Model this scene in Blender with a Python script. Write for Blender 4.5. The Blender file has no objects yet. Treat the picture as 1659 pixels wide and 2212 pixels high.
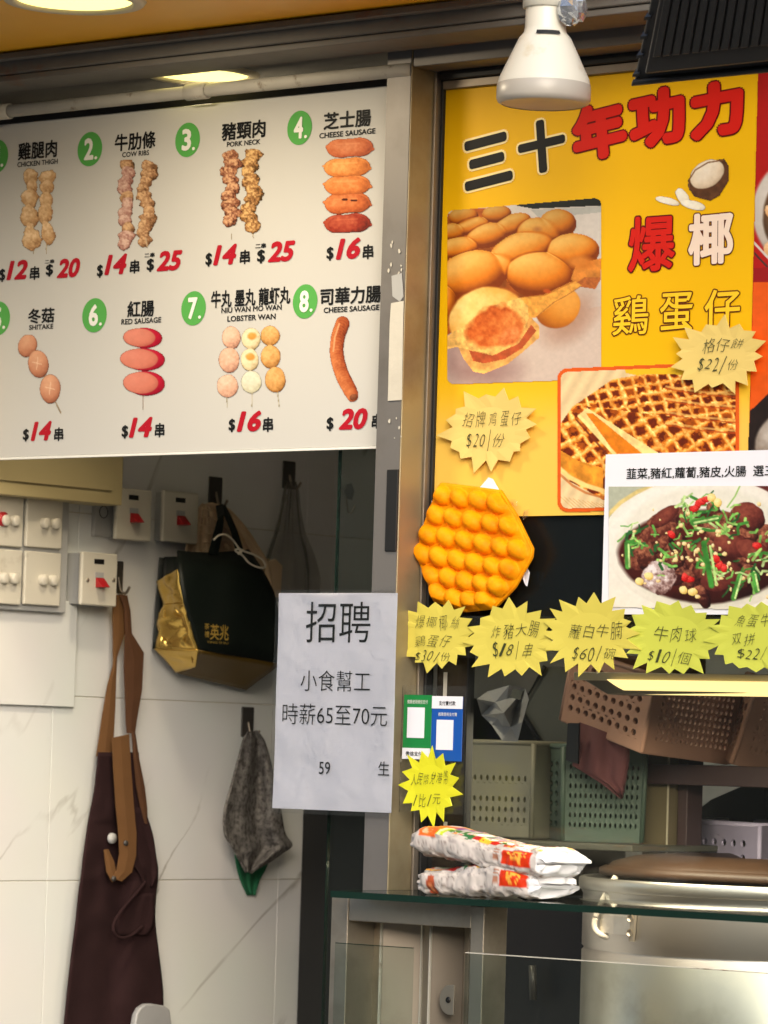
import bpy, bmesh, math, random
import numpy as np
from mathutils import Vector, Matrix

sc = bpy.context.scene
# ------------------------------------------------------------------ camera
W0, H0, F0 = 1659.0, 2212.0, 9000.0            # measuring frame for the photograph
TH, PH, ROLL, DIST, EYE = math.radians(39.5), math.atan(520 / F0), 0.030, 5.7, 1.55
fwd = Vector((-math.sin(TH) * math.cos(PH), math.cos(TH) * math.cos(PH), math.sin(PH)))
r0 = Vector((math.cos(TH), math.sin(TH), 0)); u0 = r0.cross(fwd)
RT = r0 * math.cos(ROLL) + u0 * math.sin(ROLL)
UP = u0 * math.cos(ROLL) - r0 * math.sin(ROLL)
CP = Vector((DIST * math.sin(TH), -DIST * math.cos(TH), EYE))
cd = bpy.data.cameras.new('camera'); cam = bpy.data.objects.new('camera', cd)
sc.collection.objects.link(cam); sc.camera = cam
m3 = Matrix((RT, UP, -fwd)).transposed()
cam.matrix_world = Matrix.Translation(CP) @ m3.to_4x4()
cd.sensor_fit = 'VERTICAL'; cd.sensor_height = 36; cd.lens = F0 / H0 * 36
cd.clip_start = 0.1; cd.clip_end = 500
cd.dof.use_dof = True; cd.dof.focus_distance = 5.6; cd.dof.aperture_fstop = 12
# ------------------------------------------------------------------ light
SUN_EL, SUN_AZ = math.radians(23), math.radians(136)   # azimuth measured clockwise from +Y
world = bpy.data.worlds.new('World'); sc.world = world; world.use_nodes = True
wn = world.node_tree; bgn = wn.nodes['Background']
sky = wn.nodes.new('ShaderNodeTexSky'); sky.sky_type = 'NISHITA'; sky.sun_disc = False
sky.sun_elevation = SUN_EL; sky.sun_rotation = SUN_AZ; sky.dust_density = 2.5; sky.air_density = 1.0
wn.links.new(sky.outputs[0], bgn.inputs[0]); bgn.inputs[1].default_value = 0.14
sd = bpy.data.lights.new('sun', 'SUN'); sd.energy = 1.4; sd.angle = math.radians(40); sd.color = (1, .955, .89)
sun = bpy.data.objects.new('sun', sd); sc.collection.objects.link(sun)
sdir = Vector((math.sin(SUN_AZ) * math.cos(SUN_EL), math.cos(SUN_AZ) * math.cos(SUN_EL), math.sin(SUN_EL)))
sun.rotation_euler = sdir.to_track_quat('Z', 'Y').to_euler(); sun.location = (0, -3, 6)
sc.view_settings.view_transform = 'Standard'; sc.view_settings.look = 'None'
sc.view_settings.gamma = 1; sc.view_settings.exposure = 0.56; sc.view_settings.use_curve_mapping = False
sc.render.engine = 'CYCLES'; sc.cycles.max_bounces = 8; sc.cycles.transparent_max_bounces = 16
sc.cycles.use_denoising = True

# ------------------------------------------------------------------ measuring helpers
RTn, UPn, Fn, Cn = (np.array(v) for v in (RT, UP, fwd, CP))
def rays(px, py):
    px = np.asarray(px, float)[..., None]; py = np.asarray(py, float)[..., None]
    return Fn + RTn * (px - W0 / 2) / F0 - UPn * (py - H0 / 2) / F0
def hit(px, py, ax, val):
    d = rays(px, py); t = (val - Cn[ax]) / d[..., ax]
    return Cn + d * t[..., None]
def pX(px, py, X): return Vector(hit(px, py, 0, X))
def pY(px, py, Y): return Vector(hit(px, py, 1, Y))
def pZ(px, py, Z): return Vector(hit(px, py, 2, Z))
AX = {'X': (0, Vector((0, 1, 0))), 'Y': (1, Vector((1, 0, 0)))}
def lin(c):
    c = np.asarray(c, float) / 255.0
    return np.where(c <= .04045, c / 12.92, ((c + .055) / 1.055) ** 2.4)
rng = random.Random(7)

# ------------------------------------------------------------------ materials
def new_mat(name):
    m = bpy.data.materials.new(name); m.use_nodes = True
    return m, m.node_tree.nodes, m.node_tree.links, m.node_tree.nodes['Principled BSDF']
def mat(name, col, rough=.6, metal=0., var=.12, scale=12., bump=.0, bscale=60., dirt=None, dscale=5., dlo=.5, dhi=.7, stretch=(1, 1, 1), spec=.5, trans=None, rvar=.0):
    m, N, L, P = new_mat(name)
    c = lin(col); P.inputs['Roughness'].default_value = rough; P.inputs['Metallic'].default_value = metal
    P.inputs['Specular IOR Level'].default_value = spec
    tc = N.new('ShaderNodeTexCoord'); mp = N.new('ShaderNodeMapping'); mp.inputs['Scale'].default_value = stretch
    geo = N.new('ShaderNodeNewGeometry'); L.new(geo.outputs['Position'], mp.inputs['Vector'])
    n1 = N.new('ShaderNodeTexNoise'); n1.inputs['Scale'].default_value = scale; n1.inputs['Detail'].default_value = 6
    L.new(mp.outputs[0], n1.inputs['Vector'])
    mx = N.new('ShaderNodeMix'); mx.data_type = 'RGBA'
    mx.inputs[6].default_value = (*(c * (1 - var)), 1); mx.inputs[7].default_value = (*np.minimum(c * (1 + var), 1), 1)
    L.new(n1.outputs[0], mx.inputs[0]); out = mx.outputs[2]
    if dirt is not None:
        n2 = N.new('ShaderNodeTexNoise'); n2.inputs['Scale'].default_value = dscale; n2.inputs['Detail'].default_value = 9; n2.inputs['Roughness'].default_value = .65
        L.new(mp.outputs[0], n2.inputs['Vector'])
        rp = N.new('ShaderNodeMapRange'); rp.inputs[1].default_value = dlo; rp.inputs[2].default_value = dhi
        L.new(n2.outputs[0], rp.inputs[0])
        m2 = N.new('ShaderNodeMix'); m2.data_type = 'RGBA'; m2.inputs[7].default_value = (*lin(dirt), 1)
        L.new(rp.outputs[0], m2.inputs[0]); L.new(out, m2.inputs[6]); out = m2.outputs[2]
    L.new(out, P.inputs['Base Color'])
    if rvar:
        rr = N.new('ShaderNodeMapRange'); rr.inputs[3].default_value = max(0, rough - rvar); rr.inputs[4].default_value = rough + rvar
        L.new(n1.outputs[0], rr.inputs[0]); L.new(rr.outputs[0], P.inputs['Roughness'])
    if bump:
        n3 = N.new('ShaderNodeTexNoise'); n3.inputs['Scale'].default_value = bscale; n3.inputs['Detail'].default_value = 5
        L.new(mp.outputs[0], n3.inputs['Vector'])
        b = N.new('ShaderNodeBump'); b.inputs['Strength'].default_value = bump; b.inputs['Distance'].default_value = .002
        L.new(n3.outputs[0], b.inputs['Height']); L.new(b.outputs[0], P.inputs['Normal'])
    if trans: P.inputs['Transmission Weight'].default_value = trans
    return m
def glass_mat(name, tint, ior=1.45, haze=0., hcol=(200, 205, 200), bump=0.):
    m, N, L, P = new_mat(name); N.remove(P); o = N['Material Output']
    t = N.new('ShaderNodeBsdfTransparent'); t.inputs[0].default_value = (*tint, 1)
    g = N.new('ShaderNodeBsdfGlossy'); g.inputs['Roughness'].default_value = .03
    f = N.new('ShaderNodeFresnel'); f.inputs[0].default_value = ior
    x = N.new('ShaderNodeMixShader'); L.new(f.outputs[0], x.inputs[0]); L.new(t.outputs[0], x.inputs[1]); L.new(g.outputs[0], x.inputs[2])
    if bump:
        g.inputs['Roughness'].default_value = .12
        q = N.new('ShaderNodeTexNoise'); q.inputs['Scale'].default_value = 14; q.inputs['Detail'].default_value = 3; ge2 = N.new('ShaderNodeNewGeometry'); L.new(ge2.outputs['Position'], q.inputs['Vector'])
        bu = N.new('ShaderNodeBump'); bu.inputs['Strength'].default_value = bump; bu.inputs['Distance'].default_value = .02; L.new(q.outputs[0], bu.inputs['Height']); L.new(bu.outputs[0], g.inputs['Normal']); L.new(bu.outputs[0], f.inputs['Normal'])
    if haze:
        d = N.new('ShaderNodeBsdfDiffuse'); d.inputs[0].default_value = (*lin(hcol), 1)
        nz = N.new('ShaderNodeTexNoise'); nz.inputs['Scale'].default_value = 6; nz.inputs['Detail'].default_value = 6
        ge = N.new('ShaderNodeNewGeometry'); L.new(ge.outputs['Position'], nz.inputs['Vector'])
        mr = N.new('ShaderNodeMapRange'); mr.inputs[3].default_value = haze * .4; mr.inputs[4].default_value = haze * 1.6; L.new(nz.outputs[0], mr.inputs[0])
        y = N.new('ShaderNodeMixShader'); L.new(mr.outputs[0], y.inputs[0]); L.new(x.outputs[0], y.inputs[1]); L.new(d.outputs[0], y.inputs[2]); x = y
    L.new(x.outputs[0], o.inputs[0]); return m
def emit_mat(name, col, st):
    m, N, L, P = new_mat(name)
    P.inputs['Base Color'].default_value = (*lin(col), 1); P.inputs['Emission Color'].default_value = (*lin(col), 1); P.inputs['Emission Strength'].default_value = st
    return m
def steel_mat(name, col=(176, 166, 150), rough=.36, vert=True, dirt=(96, 80, 60), dlo=.52, dhi=.85, metal=.72):
    m = mat(name, col, rough, metal, .06, 5, dirt=dirt, dscale=4, dlo=dlo, dhi=dhi, rvar=.08)
    N, L = m.node_tree.nodes, m.node_tree.links
    geo = N.new('ShaderNodeNewGeometry'); mp = N.new('ShaderNodeMapping')
    mp.inputs['Scale'].default_value = (900, 900, 6) if vert else (8, 8, 900)
    L.new(geo.outputs['Position'], mp.inputs[0]); n = N.new('ShaderNodeTexNoise'); n.inputs['Scale'].default_value = 1
    L.new(mp.outputs[0], n.inputs['Vector']); b = N.new('ShaderNodeBump'); b.inputs['Strength'].default_value = .12; b.inputs['Distance'].default_value = .0006
    L.new(n.outputs[0], b.inputs['Height']); L.new(b.outputs[0], N['Principled BSDF'].inputs['Normal'])
    return m
def print_mat(name, rough=.35):
    m, N, L, P = new_mat(name); a = N.new('ShaderNodeAttribute'); a.attribute_name = 'ink'
    L.new(a.outputs['Color'], P.inputs['Base Color']); P.inputs['Roughness'].default_value = rough; P.inputs['Specular IOR Level'].default_value = .2
    return m

M = {}
M['print'] = print_mat('print_ink', .5); M['print_gloss'] = print_mat('print_film', .28)
M['steel'] = steel_mat('steel_brushed'); M['steel_dull'] = steel_mat('steel_dull', (140, 130, 118), .48); M['steel_post_reflect'] = steel_mat('steel_post_reflect', (158, 146, 118), .40, True, (112, 88, 52), .46, .8, .55); M['steel_grey'] = steel_mat('steel_grey', (122, 118, 114), .5, True, (96, 90, 82), .5, .8, .4)  # post steel: the poster's yellow reflection painted in as a golden tone
M['steel_h'] = steel_mat('steel_pot', (206, 202, 194), .34, False, (130, 118, 98), .55, .9, .9)
M['intfloor'] = mat('floor_pale', (176, 174, 166), .6, var=.06); M['ground'] = mat('pavement_grey', (92, 89, 84), .85, var=.2, bump=.4)
M['soffit'] = mat('soffit_yellow', (242, 178, 16), .38, var=.05)
M['beam'] = mat('beam_brown', (100, 97, 92), .6, .0, .2, 20, .3, dirt=(112, 62, 28), dscale=9, dlo=.56, dhi=.72)
M['ceil'] = mat('ceiling_grey', (128, 126, 120), .6, var=.08, scale=5)
M['pipe'] = mat('pipe_paint', (196, 191, 178), .6, var=.14, scale=25, bump=.5, dirt=(120, 96, 70), dscale=30, dlo=.6, dhi=.72)
M['board'] = mat('menu_vinyl', (192, 191, 187), .5, spec=.2, var=.02, scale=3)
M['ink'] = mat('ink_black', (26, 27, 28), .5, spec=.15, var=.1); M['red'] = mat('ink_red', (168, 24, 40), .5, spec=.15, var=.12)
M['green'] = mat('ink_green', (84, 160, 78), .5, spec=.15, var=.05); M['white'] = mat('ink_white', (228, 228, 222), .45, var=.03)
M['redtitle'] = mat('ink_bright_red', (206, 30, 20), .5, spec=.15, var=.06); M['darkred'] = mat('ink_dark_red', (104, 16, 14), .5, spec=.15)
M['cream'] = mat('ink_cream', (246, 222, 150), .4, var=.04); M['brown'] = mat('ink_brown', (96, 44, 14), .5, spec=.15)
M['pink'] = mat('ink_pale', (240, 216, 196), .4, var=.04); M['yfill'] = mat('ink_yellow', (244, 196, 40), .5, spec=.15)
M['orange'] = mat('ink_orange', (232, 96, 20), .5, spec=.15, var=.06)
M['pen'] = mat('pen_ink', (58, 62, 26), .5)
M['star_pale'] = mat('card_pale', (226, 198, 112), .65, var=.05, scale=8); M['star_y'] = mat('card_yellow', (212, 198, 84), .6, var=.07, scale=7)
M['star_g'] = mat('card_greenish', (198, 203, 76), .6, var=.07, scale=7); M['star_f'] = mat('card_fluorescent', (220, 218, 34), .55, var=.05)
M['paper'] = mat('paper_white', (232, 232, 240), .55, var=.02, scale=4); M['sleeve'] = glass_mat('plastic_sleeve', (.99, .99, .99), 1.3, .012, bump=.25)
M['glass'] = glass_mat('pane_glass', (.86, .9, .88), 1.22, .006); M['glass_clear'] = glass_mat('clear_glass', (.93, .95, .94), 1.25, .004)
M['glass_edge'] = mat('glass_edge_green', (22, 44, 36), .15, var=.3)
M['rubber'] = mat('rubber_black', (20, 20, 20), .6, var=.2); M['blackpanel'] = mat('panel_black', (14, 17, 18), .4, spec=.2, var=.3, scale=9, dirt=(40, 44, 42), dscale=12, dlo=.6, dhi=.8)
M['darkbrown'] = mat('panel_brown', (52, 38, 30), .45, spec=.2, var=.4, scale=7)
M['plastic'] = mat('switch_plastic', (206, 200, 184), .35, var=.04, dirt=(150, 140, 118), dscale=14, dlo=.6, dhi=.85)
M['plastic_g'] = mat('backbox_grey', (168, 168, 166), .45, var=.05)
M['rocker'] = mat('rocker_red', (176, 30, 36), .3); M['dark'] = mat('near_black', (18, 16, 16), .5)
M['cabinet'] = mat('cabinet_beige', (196, 180, 134), .5, var=.04)
M['hook'] = mat('hook_dark', (60, 57, 54), .4, var=.2)
M['bag'] = mat('bag_green', (6, 17, 12), .55, var=.3, scale=6, bump=.2, bscale=120)
M['gold'] = mat('bag_gold', (222, 186, 98), .26, .8, .15, 14, .35, 26); M['olive'] = mat('bag_olive', (104, 80, 26), .5, .3, .15)
M['cloth'] = mat('cloth_beige', (206, 180, 150), .85, var=.12, scale=20, bump=.4)
M['apron'] = mat('apron_maroon', (44, 28, 29), .95, spec=.12, var=.15, scale=30, bump=.3, bscale=400)
M['leather'] = mat('strap_brown', (84, 56, 38), .8, spec=.2, var=.15, scale=30, bump=.2); M['leather2'] = mat('strap_tan', (108, 76, 46), .8, spec=.2, var=.12, scale=30)
M['towel'] = mat('towel_grey', (126, 122, 118), .98, var=.35, scale=60, bump=1., bscale=420, dirt=(74, 70, 68), dscale=110, dlo=.42, dhi=.62, spec=.1); M['gcloth'] = mat('cloth_green', (26, 96, 62), .9, var=.2, scale=40)
M['wire'] = mat('cord_white', (214, 206, 190), .5); M['bagclear'] = glass_mat('bag_clear', (.97, .97, .97), 1.05, .5, (138, 134, 128))
M['lamp'] = mat('lamp_white', (214, 211, 198), .35, var=.03, dirt=(188, 170, 130), dscale=16, dlo=.58, dhi=.8)
M['lampband'] = mat('lamp_band', (176, 170, 160), .35, var=.06); M['foil'] = mat('foil', (196, 200, 206), .25, .8, .2, 40, 1., 60)
M['flood'] = mat('flood_black', (36, 37, 39), .42, .1, .15, 40, .2)
M['waffle'] = mat('waffle_plastic', (248, 158, 2), .6, spec=.15, var=.08, dirt=(222, 118, 0), dscale=34, dlo=.45, dhi=.75, scale=38, bump=.15, bscale=220)
M['led'] = emit_mat('led_warm', (255, 238, 150), 1.25); M['ledtube'] = emit_mat('tube_warm', (255, 226, 150), 1.0)
M['ring'] = mat('ring_white', (206, 196, 170), .35)
M['bpink'] = mat('basket_beige', (172, 132, 112), .5, var=.08); M['bgreen'] = mat('basket_green', (80, 98, 84), .5, var=.1, trans=None)
M['bwhite'] = mat('basket_cream', (142, 138, 118), .5, var=.1); M['blilac'] = mat('basket_lilac', (184, 174, 200), .5, var=.06)
M['maroon'] = mat('cloth_maroon', (92, 50, 52), .85, var=.12); M['wok'] = mat('lid_bronze', (64, 44, 28), .5, .0, .3, 14, dirt=(50, 32, 18), dscale=8)
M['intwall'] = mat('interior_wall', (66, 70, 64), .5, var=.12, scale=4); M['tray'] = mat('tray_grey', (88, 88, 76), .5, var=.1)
M['pot_dark'] = mat('soot', (30, 26, 22), .7)

def marble():
    m, N, L, P = new_mat('tile_marble'); geo = N.new('ShaderNodeNewGeometry')
    m0 = N.new('ShaderNodeMapping'); m0.inputs['Rotation'].default_value = (math.radians(-52), 0, 0); mp = N.new('ShaderNodeMapping'); mp.inputs['Scale'].default_value = (1, .30, 1.25)
    L.new(geo.outputs['Position'], m0.inputs[0]); L.new(m0.outputs[0], mp.inputs[0])
    n = N.new('ShaderNodeTexNoise'); n.inputs['Scale'].default_value = 2.3; n.inputs['Detail'].default_value = 7; n.inputs['Distortion'].default_value = .35
    L.new(mp.outputs[0], n.inputs['Vector'])
    a = N.new('ShaderNodeMath'); a.operation = 'SUBTRACT'; a.inputs[1].default_value = .52; L.new(n.outputs[0], a.inputs[0])
    b = N.new('ShaderNodeMath'); b.operation = 'ABSOLUTE'; L.new(a.outputs[0], b.inputs[0])
    r = N.new('ShaderNodeMapRange'); r.inputs[1].default_value = 0; r.inputs[2].default_value = .007; r.inputs[3].default_value = .8; r.inputs[4].default_value = 0; L.new(b.outputs[0], r.inputs[0])
    n2 = N.new('ShaderNodeTexNoise'); n2.inputs['Scale'].default_value = 4; n2.inputs['Detail'].default_value = 3; L.new(geo.outputs['Position'], n2.inputs['Vector'])
    fm = N.new('ShaderNodeMapRange'); fm.inputs[1].default_value = .42; fm.inputs[2].default_value = .55; L.new(n2.outputs[0], fm.inputs[0])
    mu = N.new('ShaderNodeMath'); mu.operation = 'MULTIPLY'; L.new(r.outputs[0], mu.inputs[0]); L.new(fm.outputs[0], mu.inputs[1])
    mx = N.new('ShaderNodeMix'); mx.data_type = 'RGBA'; mx.inputs[6].default_value = (*lin((222, 222, 219)), 1); mx.inputs[7].default_value = (*lin((150, 145, 136)), 1)
    L.new(mu.outputs[0], mx.inputs[0])
    m4 = N.new('ShaderNodeMix'); m4.data_type = 'RGBA'; m4.blend_type = 'MULTIPLY'; m4.inputs[0].default_value = .12
    L.new(mx.outputs[2], m4.inputs[6]); L.new(n2.outputs[1], m4.inputs[7]); L.new(m4.outputs[2], P.inputs['Base Color'])
    P.inputs['Roughness'].default_value = .3; return m
M['marble'] = marble(); M['grout'] = mat('grout', (186, 178, 160), .9, var=.1)

# ------------------------------------------------------------------ object helpers
def link(o): sc.collection.objects.link(o); return o
def tag(o, label=None, cat=None, group=None, kind=None):
    if label: o['label'] = label
    if cat: o['category'] = cat
    if group: o['group'] = group
    if kind: o['kind'] = kind
    return o
def thing(name, loc, label, cat, group=None):
    o = bpy.data.objects.new(name, None); o.empty_display_size = .05; link(o); o.location = loc
    return tag(o, label, cat, group)
def wloc(o):
    v = Vector((0, 0, 0))
    while o is not None: v = v + o.location; o = o.parent
    return v
def mk(name, verts, faces, m, parent=None, smooth=False, solid=0., sub=0, bev=0., off=-1):
    V = np.array([tuple(v) for v in verts], float)
    c = (V.min(0) + V.max(0)) / 2
    me = bpy.data.meshes.new(name); me.from_pydata((V - c).tolist(), [], [tuple(f) for f in faces]); me.update()
    bm = bmesh.new(); bm.from_mesh(me); bmesh.ops.recalc_face_normals(bm, faces=bm.faces); bm.to_mesh(me); bm.free()
    if isinstance(m, str): m = M[m]
    me.materials.append(m)
    if smooth: me.polygons.foreach_set('use_smooth', [True] * len(me.polygons))
    o = bpy.data.objects.new(name, me); link(o)
    if parent is not None: o.parent = parent; o.location = Vector(c) - wloc(parent)
    else: o.location = c
    if bev:
        b = o.modifiers.new('b', 'BEVEL'); b.width = bev; b.segments = 2; b.limit_method = 'ANGLE'; b.angle_limit = math.radians(40)
        w = o.modifiers.new('w', 'WEIGHTED_NORMAL'); me.polygons.foreach_set('use_smooth', [True] * len(me.polygons))
    if sub: s = o.modifiers.new('s', 'SUBSURF'); s.levels = sub; s.render_levels = sub
    if solid: s = o.modifiers.new('t', 'SOLIDIFY'); s.thickness = solid; s.offset = off
    return o
BF = [(0, 1, 2, 3), (4, 7, 6, 5), (0, 4, 5, 1), (1, 5, 6, 2), (2, 6, 7, 3), (3, 7, 4, 0)]
def box(name, x0, x1, y0, y1, z0, z1, m, parent=None, bev=0.):
    v = [(x0, y0, z0), (x1, y0, z0), (x1, y1, z0), (x0, y1, z0), (x0, y0, z1), (x1, y0, z1), (x1, y1, z1), (x0, y1, z1)]
    return mk(name, v, BF, m, parent, bev=bev)
def hexa(name, lo, hi, m, parent=None, bev=0.):
    return mk(name, list(lo) + list(hi), BF, m, parent, bev=bev)
def tube_geo(pts, r, n=10, closed=False):
    pts = [Vector(p) for p in pts]; V = []; Fc = []; k = len(pts)
    ref = Vector((0, 0, 1))
    for i, p in enumerate(pts):
        a = pts[(i - 1) % k] if (closed or i > 0) else p; b = pts[(i + 1) % k] if (closed or i < k - 1) else p
        t = (b - a).normalized()
        if abs(t.dot(ref)) > .95: ref2 = Vector((1, 0, 0))
        else: ref2 = ref
        s = t.cross(ref2).normalized(); q = s.cross(t)
        rr = r[i] if hasattr(r, '__len__') else r
        for j in range(n):
            an = 2 * math.pi * j / n; V.append(p + (s * math.cos(an) + q * math.sin(an)) * rr)
    for i in range(k if closed else k - 1):
        for j in range(n):
            a = i * n + j; b = i * n + (j + 1) % n; c = ((i + 1) % k) * n + (j + 1) % n; d = ((i + 1) % k) * n + j
            Fc.append((a, b, c, d))
    if not closed: Fc.append(tuple(range(n))[::-1]); Fc.append(tuple(range((k - 1) * n, k * n)))
    return V, Fc
def tube(name, pts, r, m, parent=None, n=10, closed=False):
    v, f = tube_geo(pts, r, n, closed); return mk(name, v, f, m, parent, smooth=True)
def spline(pts, k=8):
    pts = [Vector(p) for p in pts]; out = []
    for i in range(len(pts) - 1):
        p0 = pts[max(i - 1, 0)]; p1 = pts[i]; p2 = pts[i + 1]; p3 = pts[min(i + 2, len(pts) - 1)]
        for j in range(k):
            t = j / k
            out.append(.5 * ((2 * p1) + (p2 - p0) * t + (2 * p0 - 5 * p1 + 4 * p2 - p3) * t * t + (3 * p1 - p0 - 3 * p2 + p3) * t ** 3))
    out.append(pts[-1]); return out
def lathe(name, c, prof, m, parent=None, n=48, axis='Z', smooth=True, caps=False):
    V = []; Fc = []
    for r, h in prof:
        for j in range(n):
            a = 2 * math.pi * j / n
            p = (r * math.cos(a), r * math.sin(a), h) if axis == 'Z' else ((h, r * math.cos(a), r * math.sin(a)) if axis == 'X' else (r * math.cos(a), h, r * math.sin(a)))
            V.append(Vector(c) + Vector(p))
    for i in range(len(prof) - 1):
        for j in range(n):
            Fc.append((i * n + j, i * n + (j + 1) % n, (i + 1) * n + (j + 1) % n, (i + 1) * n + j))
    if caps: Fc.append(tuple(range(n))[::-1]); Fc.append(tuple(range((len(prof) - 1) * n, len(prof) * n)))
    return mk(name, V, Fc, m, parent, smooth=smooth)
def extrude_poly(name, pts, n, t, m, parent=None, bev=0.):
    """pts: world points of a flat outline; n: direction of depth t"""
    d = Vector(n) * t; k = len(pts)
    v = [Vector(p) for p in pts] + [Vector(p) + d for p in pts]
    f = [tuple(range(k)), tuple(range(k, 2 * k))[::-1]] + [(i, (i + 1) % k, k + (i + 1) % k, k + i) for i in range(k)]
    return mk(name, v, f, m, parent, bev=bev)

# ------------------------------------------------------------------ lettering
_gl = {}
def glyphs(s, off=0., shear=0., space=1.):
    key = (s, off, shear, space)
    if key in _gl: return _gl[key]
    c = bpy.data.curves.new('t', 'FONT'); c.body = s; c.size = 1; c.offset = min(off, 0); c.shear = shear; c.space_character = space; c.resolution_u = 3
    c.align_x = 'LEFT'
    o = bpy.data.objects.new('t', c); sc.collection.objects.link(o)
    dg = bpy.context.evaluated_depsgraph_get(); me = bpy.data.meshes.new_from_object(o.evaluated_get(dg))
    v = np.array([tuple(x.co) for x in me.vertices]); f = [tuple(p.vertices) for p in me.polygons]
    bpy.data.objects.remove(o); bpy.data.curves.remove(c); bpy.data.meshes.remove(me)
    if off > 0:
        offs = [(0, 0)]
        for r_, n_ in ((off, 8 if off < .03 else 14),) + (((off * .55, 8),) if off > .045 else ()):
            offs += [(r_ * math.cos(6.2832 * k / n_), r_ * math.sin(6.2832 * k / n_)) for k in range(n_)]
        V2, F2 = [], []
        for k, (dx, dy) in enumerate(offs):
            w = v.copy(); w[:, 0] += dx; w[:, 1] += dy; w[:, 2] = k * 1.6e-5; F2 += [tuple(q + k * len(v) for q in p) for p in f]; V2.append(w)
        v, f = np.concatenate(V2), F2
    _gl[key] = (v, f); return v, f
def place2d(v2, cx, cy, w, h, surf, rot=0., fit=True, ref=None, dep=None):
    """2-D glyph points fitted to a w x h box (photo units) centred at cx,cy on a plane"""
    ax, u = AX[surf[0]]; lo, hi = (ref if ref is not None else (v2.min(0), v2.max(0)))
    ctr = Vector(hit(cx, cy, ax, surf[1]))
    a = Vector(hit(cx - w / 2, cy, ax, surf[1])); b = Vector(hit(cx + w / 2, cy, ax, surf[1])); ww = abs((b - a).dot(u))
    c = Vector(hit(cx, cy - h / 2, ax, surf[1])); d = Vector(hit(cx, cy + h / 2, ax, surf[1])); hh = abs((c - d).z)
    n = (v2 - (lo + hi) / 2) / np.maximum(hi - lo, 1e-6) * np.array([ww, hh])
    if rot:
        cr, sr = math.cos(rot), math.sin(rot); n = np.stack([n[:, 0] * cr - n[:, 1] * sr, n[:, 0] * sr + n[:, 1] * cr], 1)
    nd = Vector((0, -1, 0)) if ax == 1 else Vector((1, 0, 0))
    if dep is None: dep = np.zeros(len(n))
    return [ctr + u * float(p[0]) + Vector((0, 0, float(p[1]))) + nd * float(q) for p, q in zip(n, dep)]
def text(name, s, cx, cy, w, h, surf, m, parent, off=0., shear=0., rot=0., space=1., reff=None):
    v, f = glyphs(s, off, shear, space)
    ref = None
    if reff is not None:
        rv, _ = glyphs(s, reff, shear, space); ref = (rv[:, :2].min(0), rv[:, :2].max(0))
    return mk(name, place2d(v[:, :2], cx, cy, w, h, surf, rot, ref=ref, dep=v[:, 2]), f, m, parent)
def hand(name, lines, surf, m, parent, seed=1):
    """lines: (string, cx, cy, w, h, rise) written glyph by glyph with a shaky hand"""
    R = random.Random(seed); V = []; Fc = []
    for s, cx, cy, w, h, rise in lines:
        n = len(s); 
        ws = [(.55 if ch in '$0123456789/-.' else 1.) * (0.4 if ch == ' ' else 1) for ch in s]; tot = sum(ws); x = cx - w / 2
        for i, ch in enumerate(s):
            cw = w * ws[i] / tot
            if ch != ' ':
                v, f = glyphs(ch, -.013, R.uniform(.1, .5))
                hh = h * R.uniform(.85, 1.12) * (1.25 if ch == '/' else 1)
                p = place2d(v[:, :2], x + cw / 2, cy + rise * ((x + cw / 2 - cx) / w) + R.uniform(-1.5, 1.5), cw * R.uniform(.74, .98), hh * R.uniform(.85, 1.1), surf, R.uniform(-.2, .2))
                b = len(V); V += p; Fc += [tuple(b + k for k in q) for q in f]
            x += cw
    return mk(name, V, Fc, m, parent)

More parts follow.
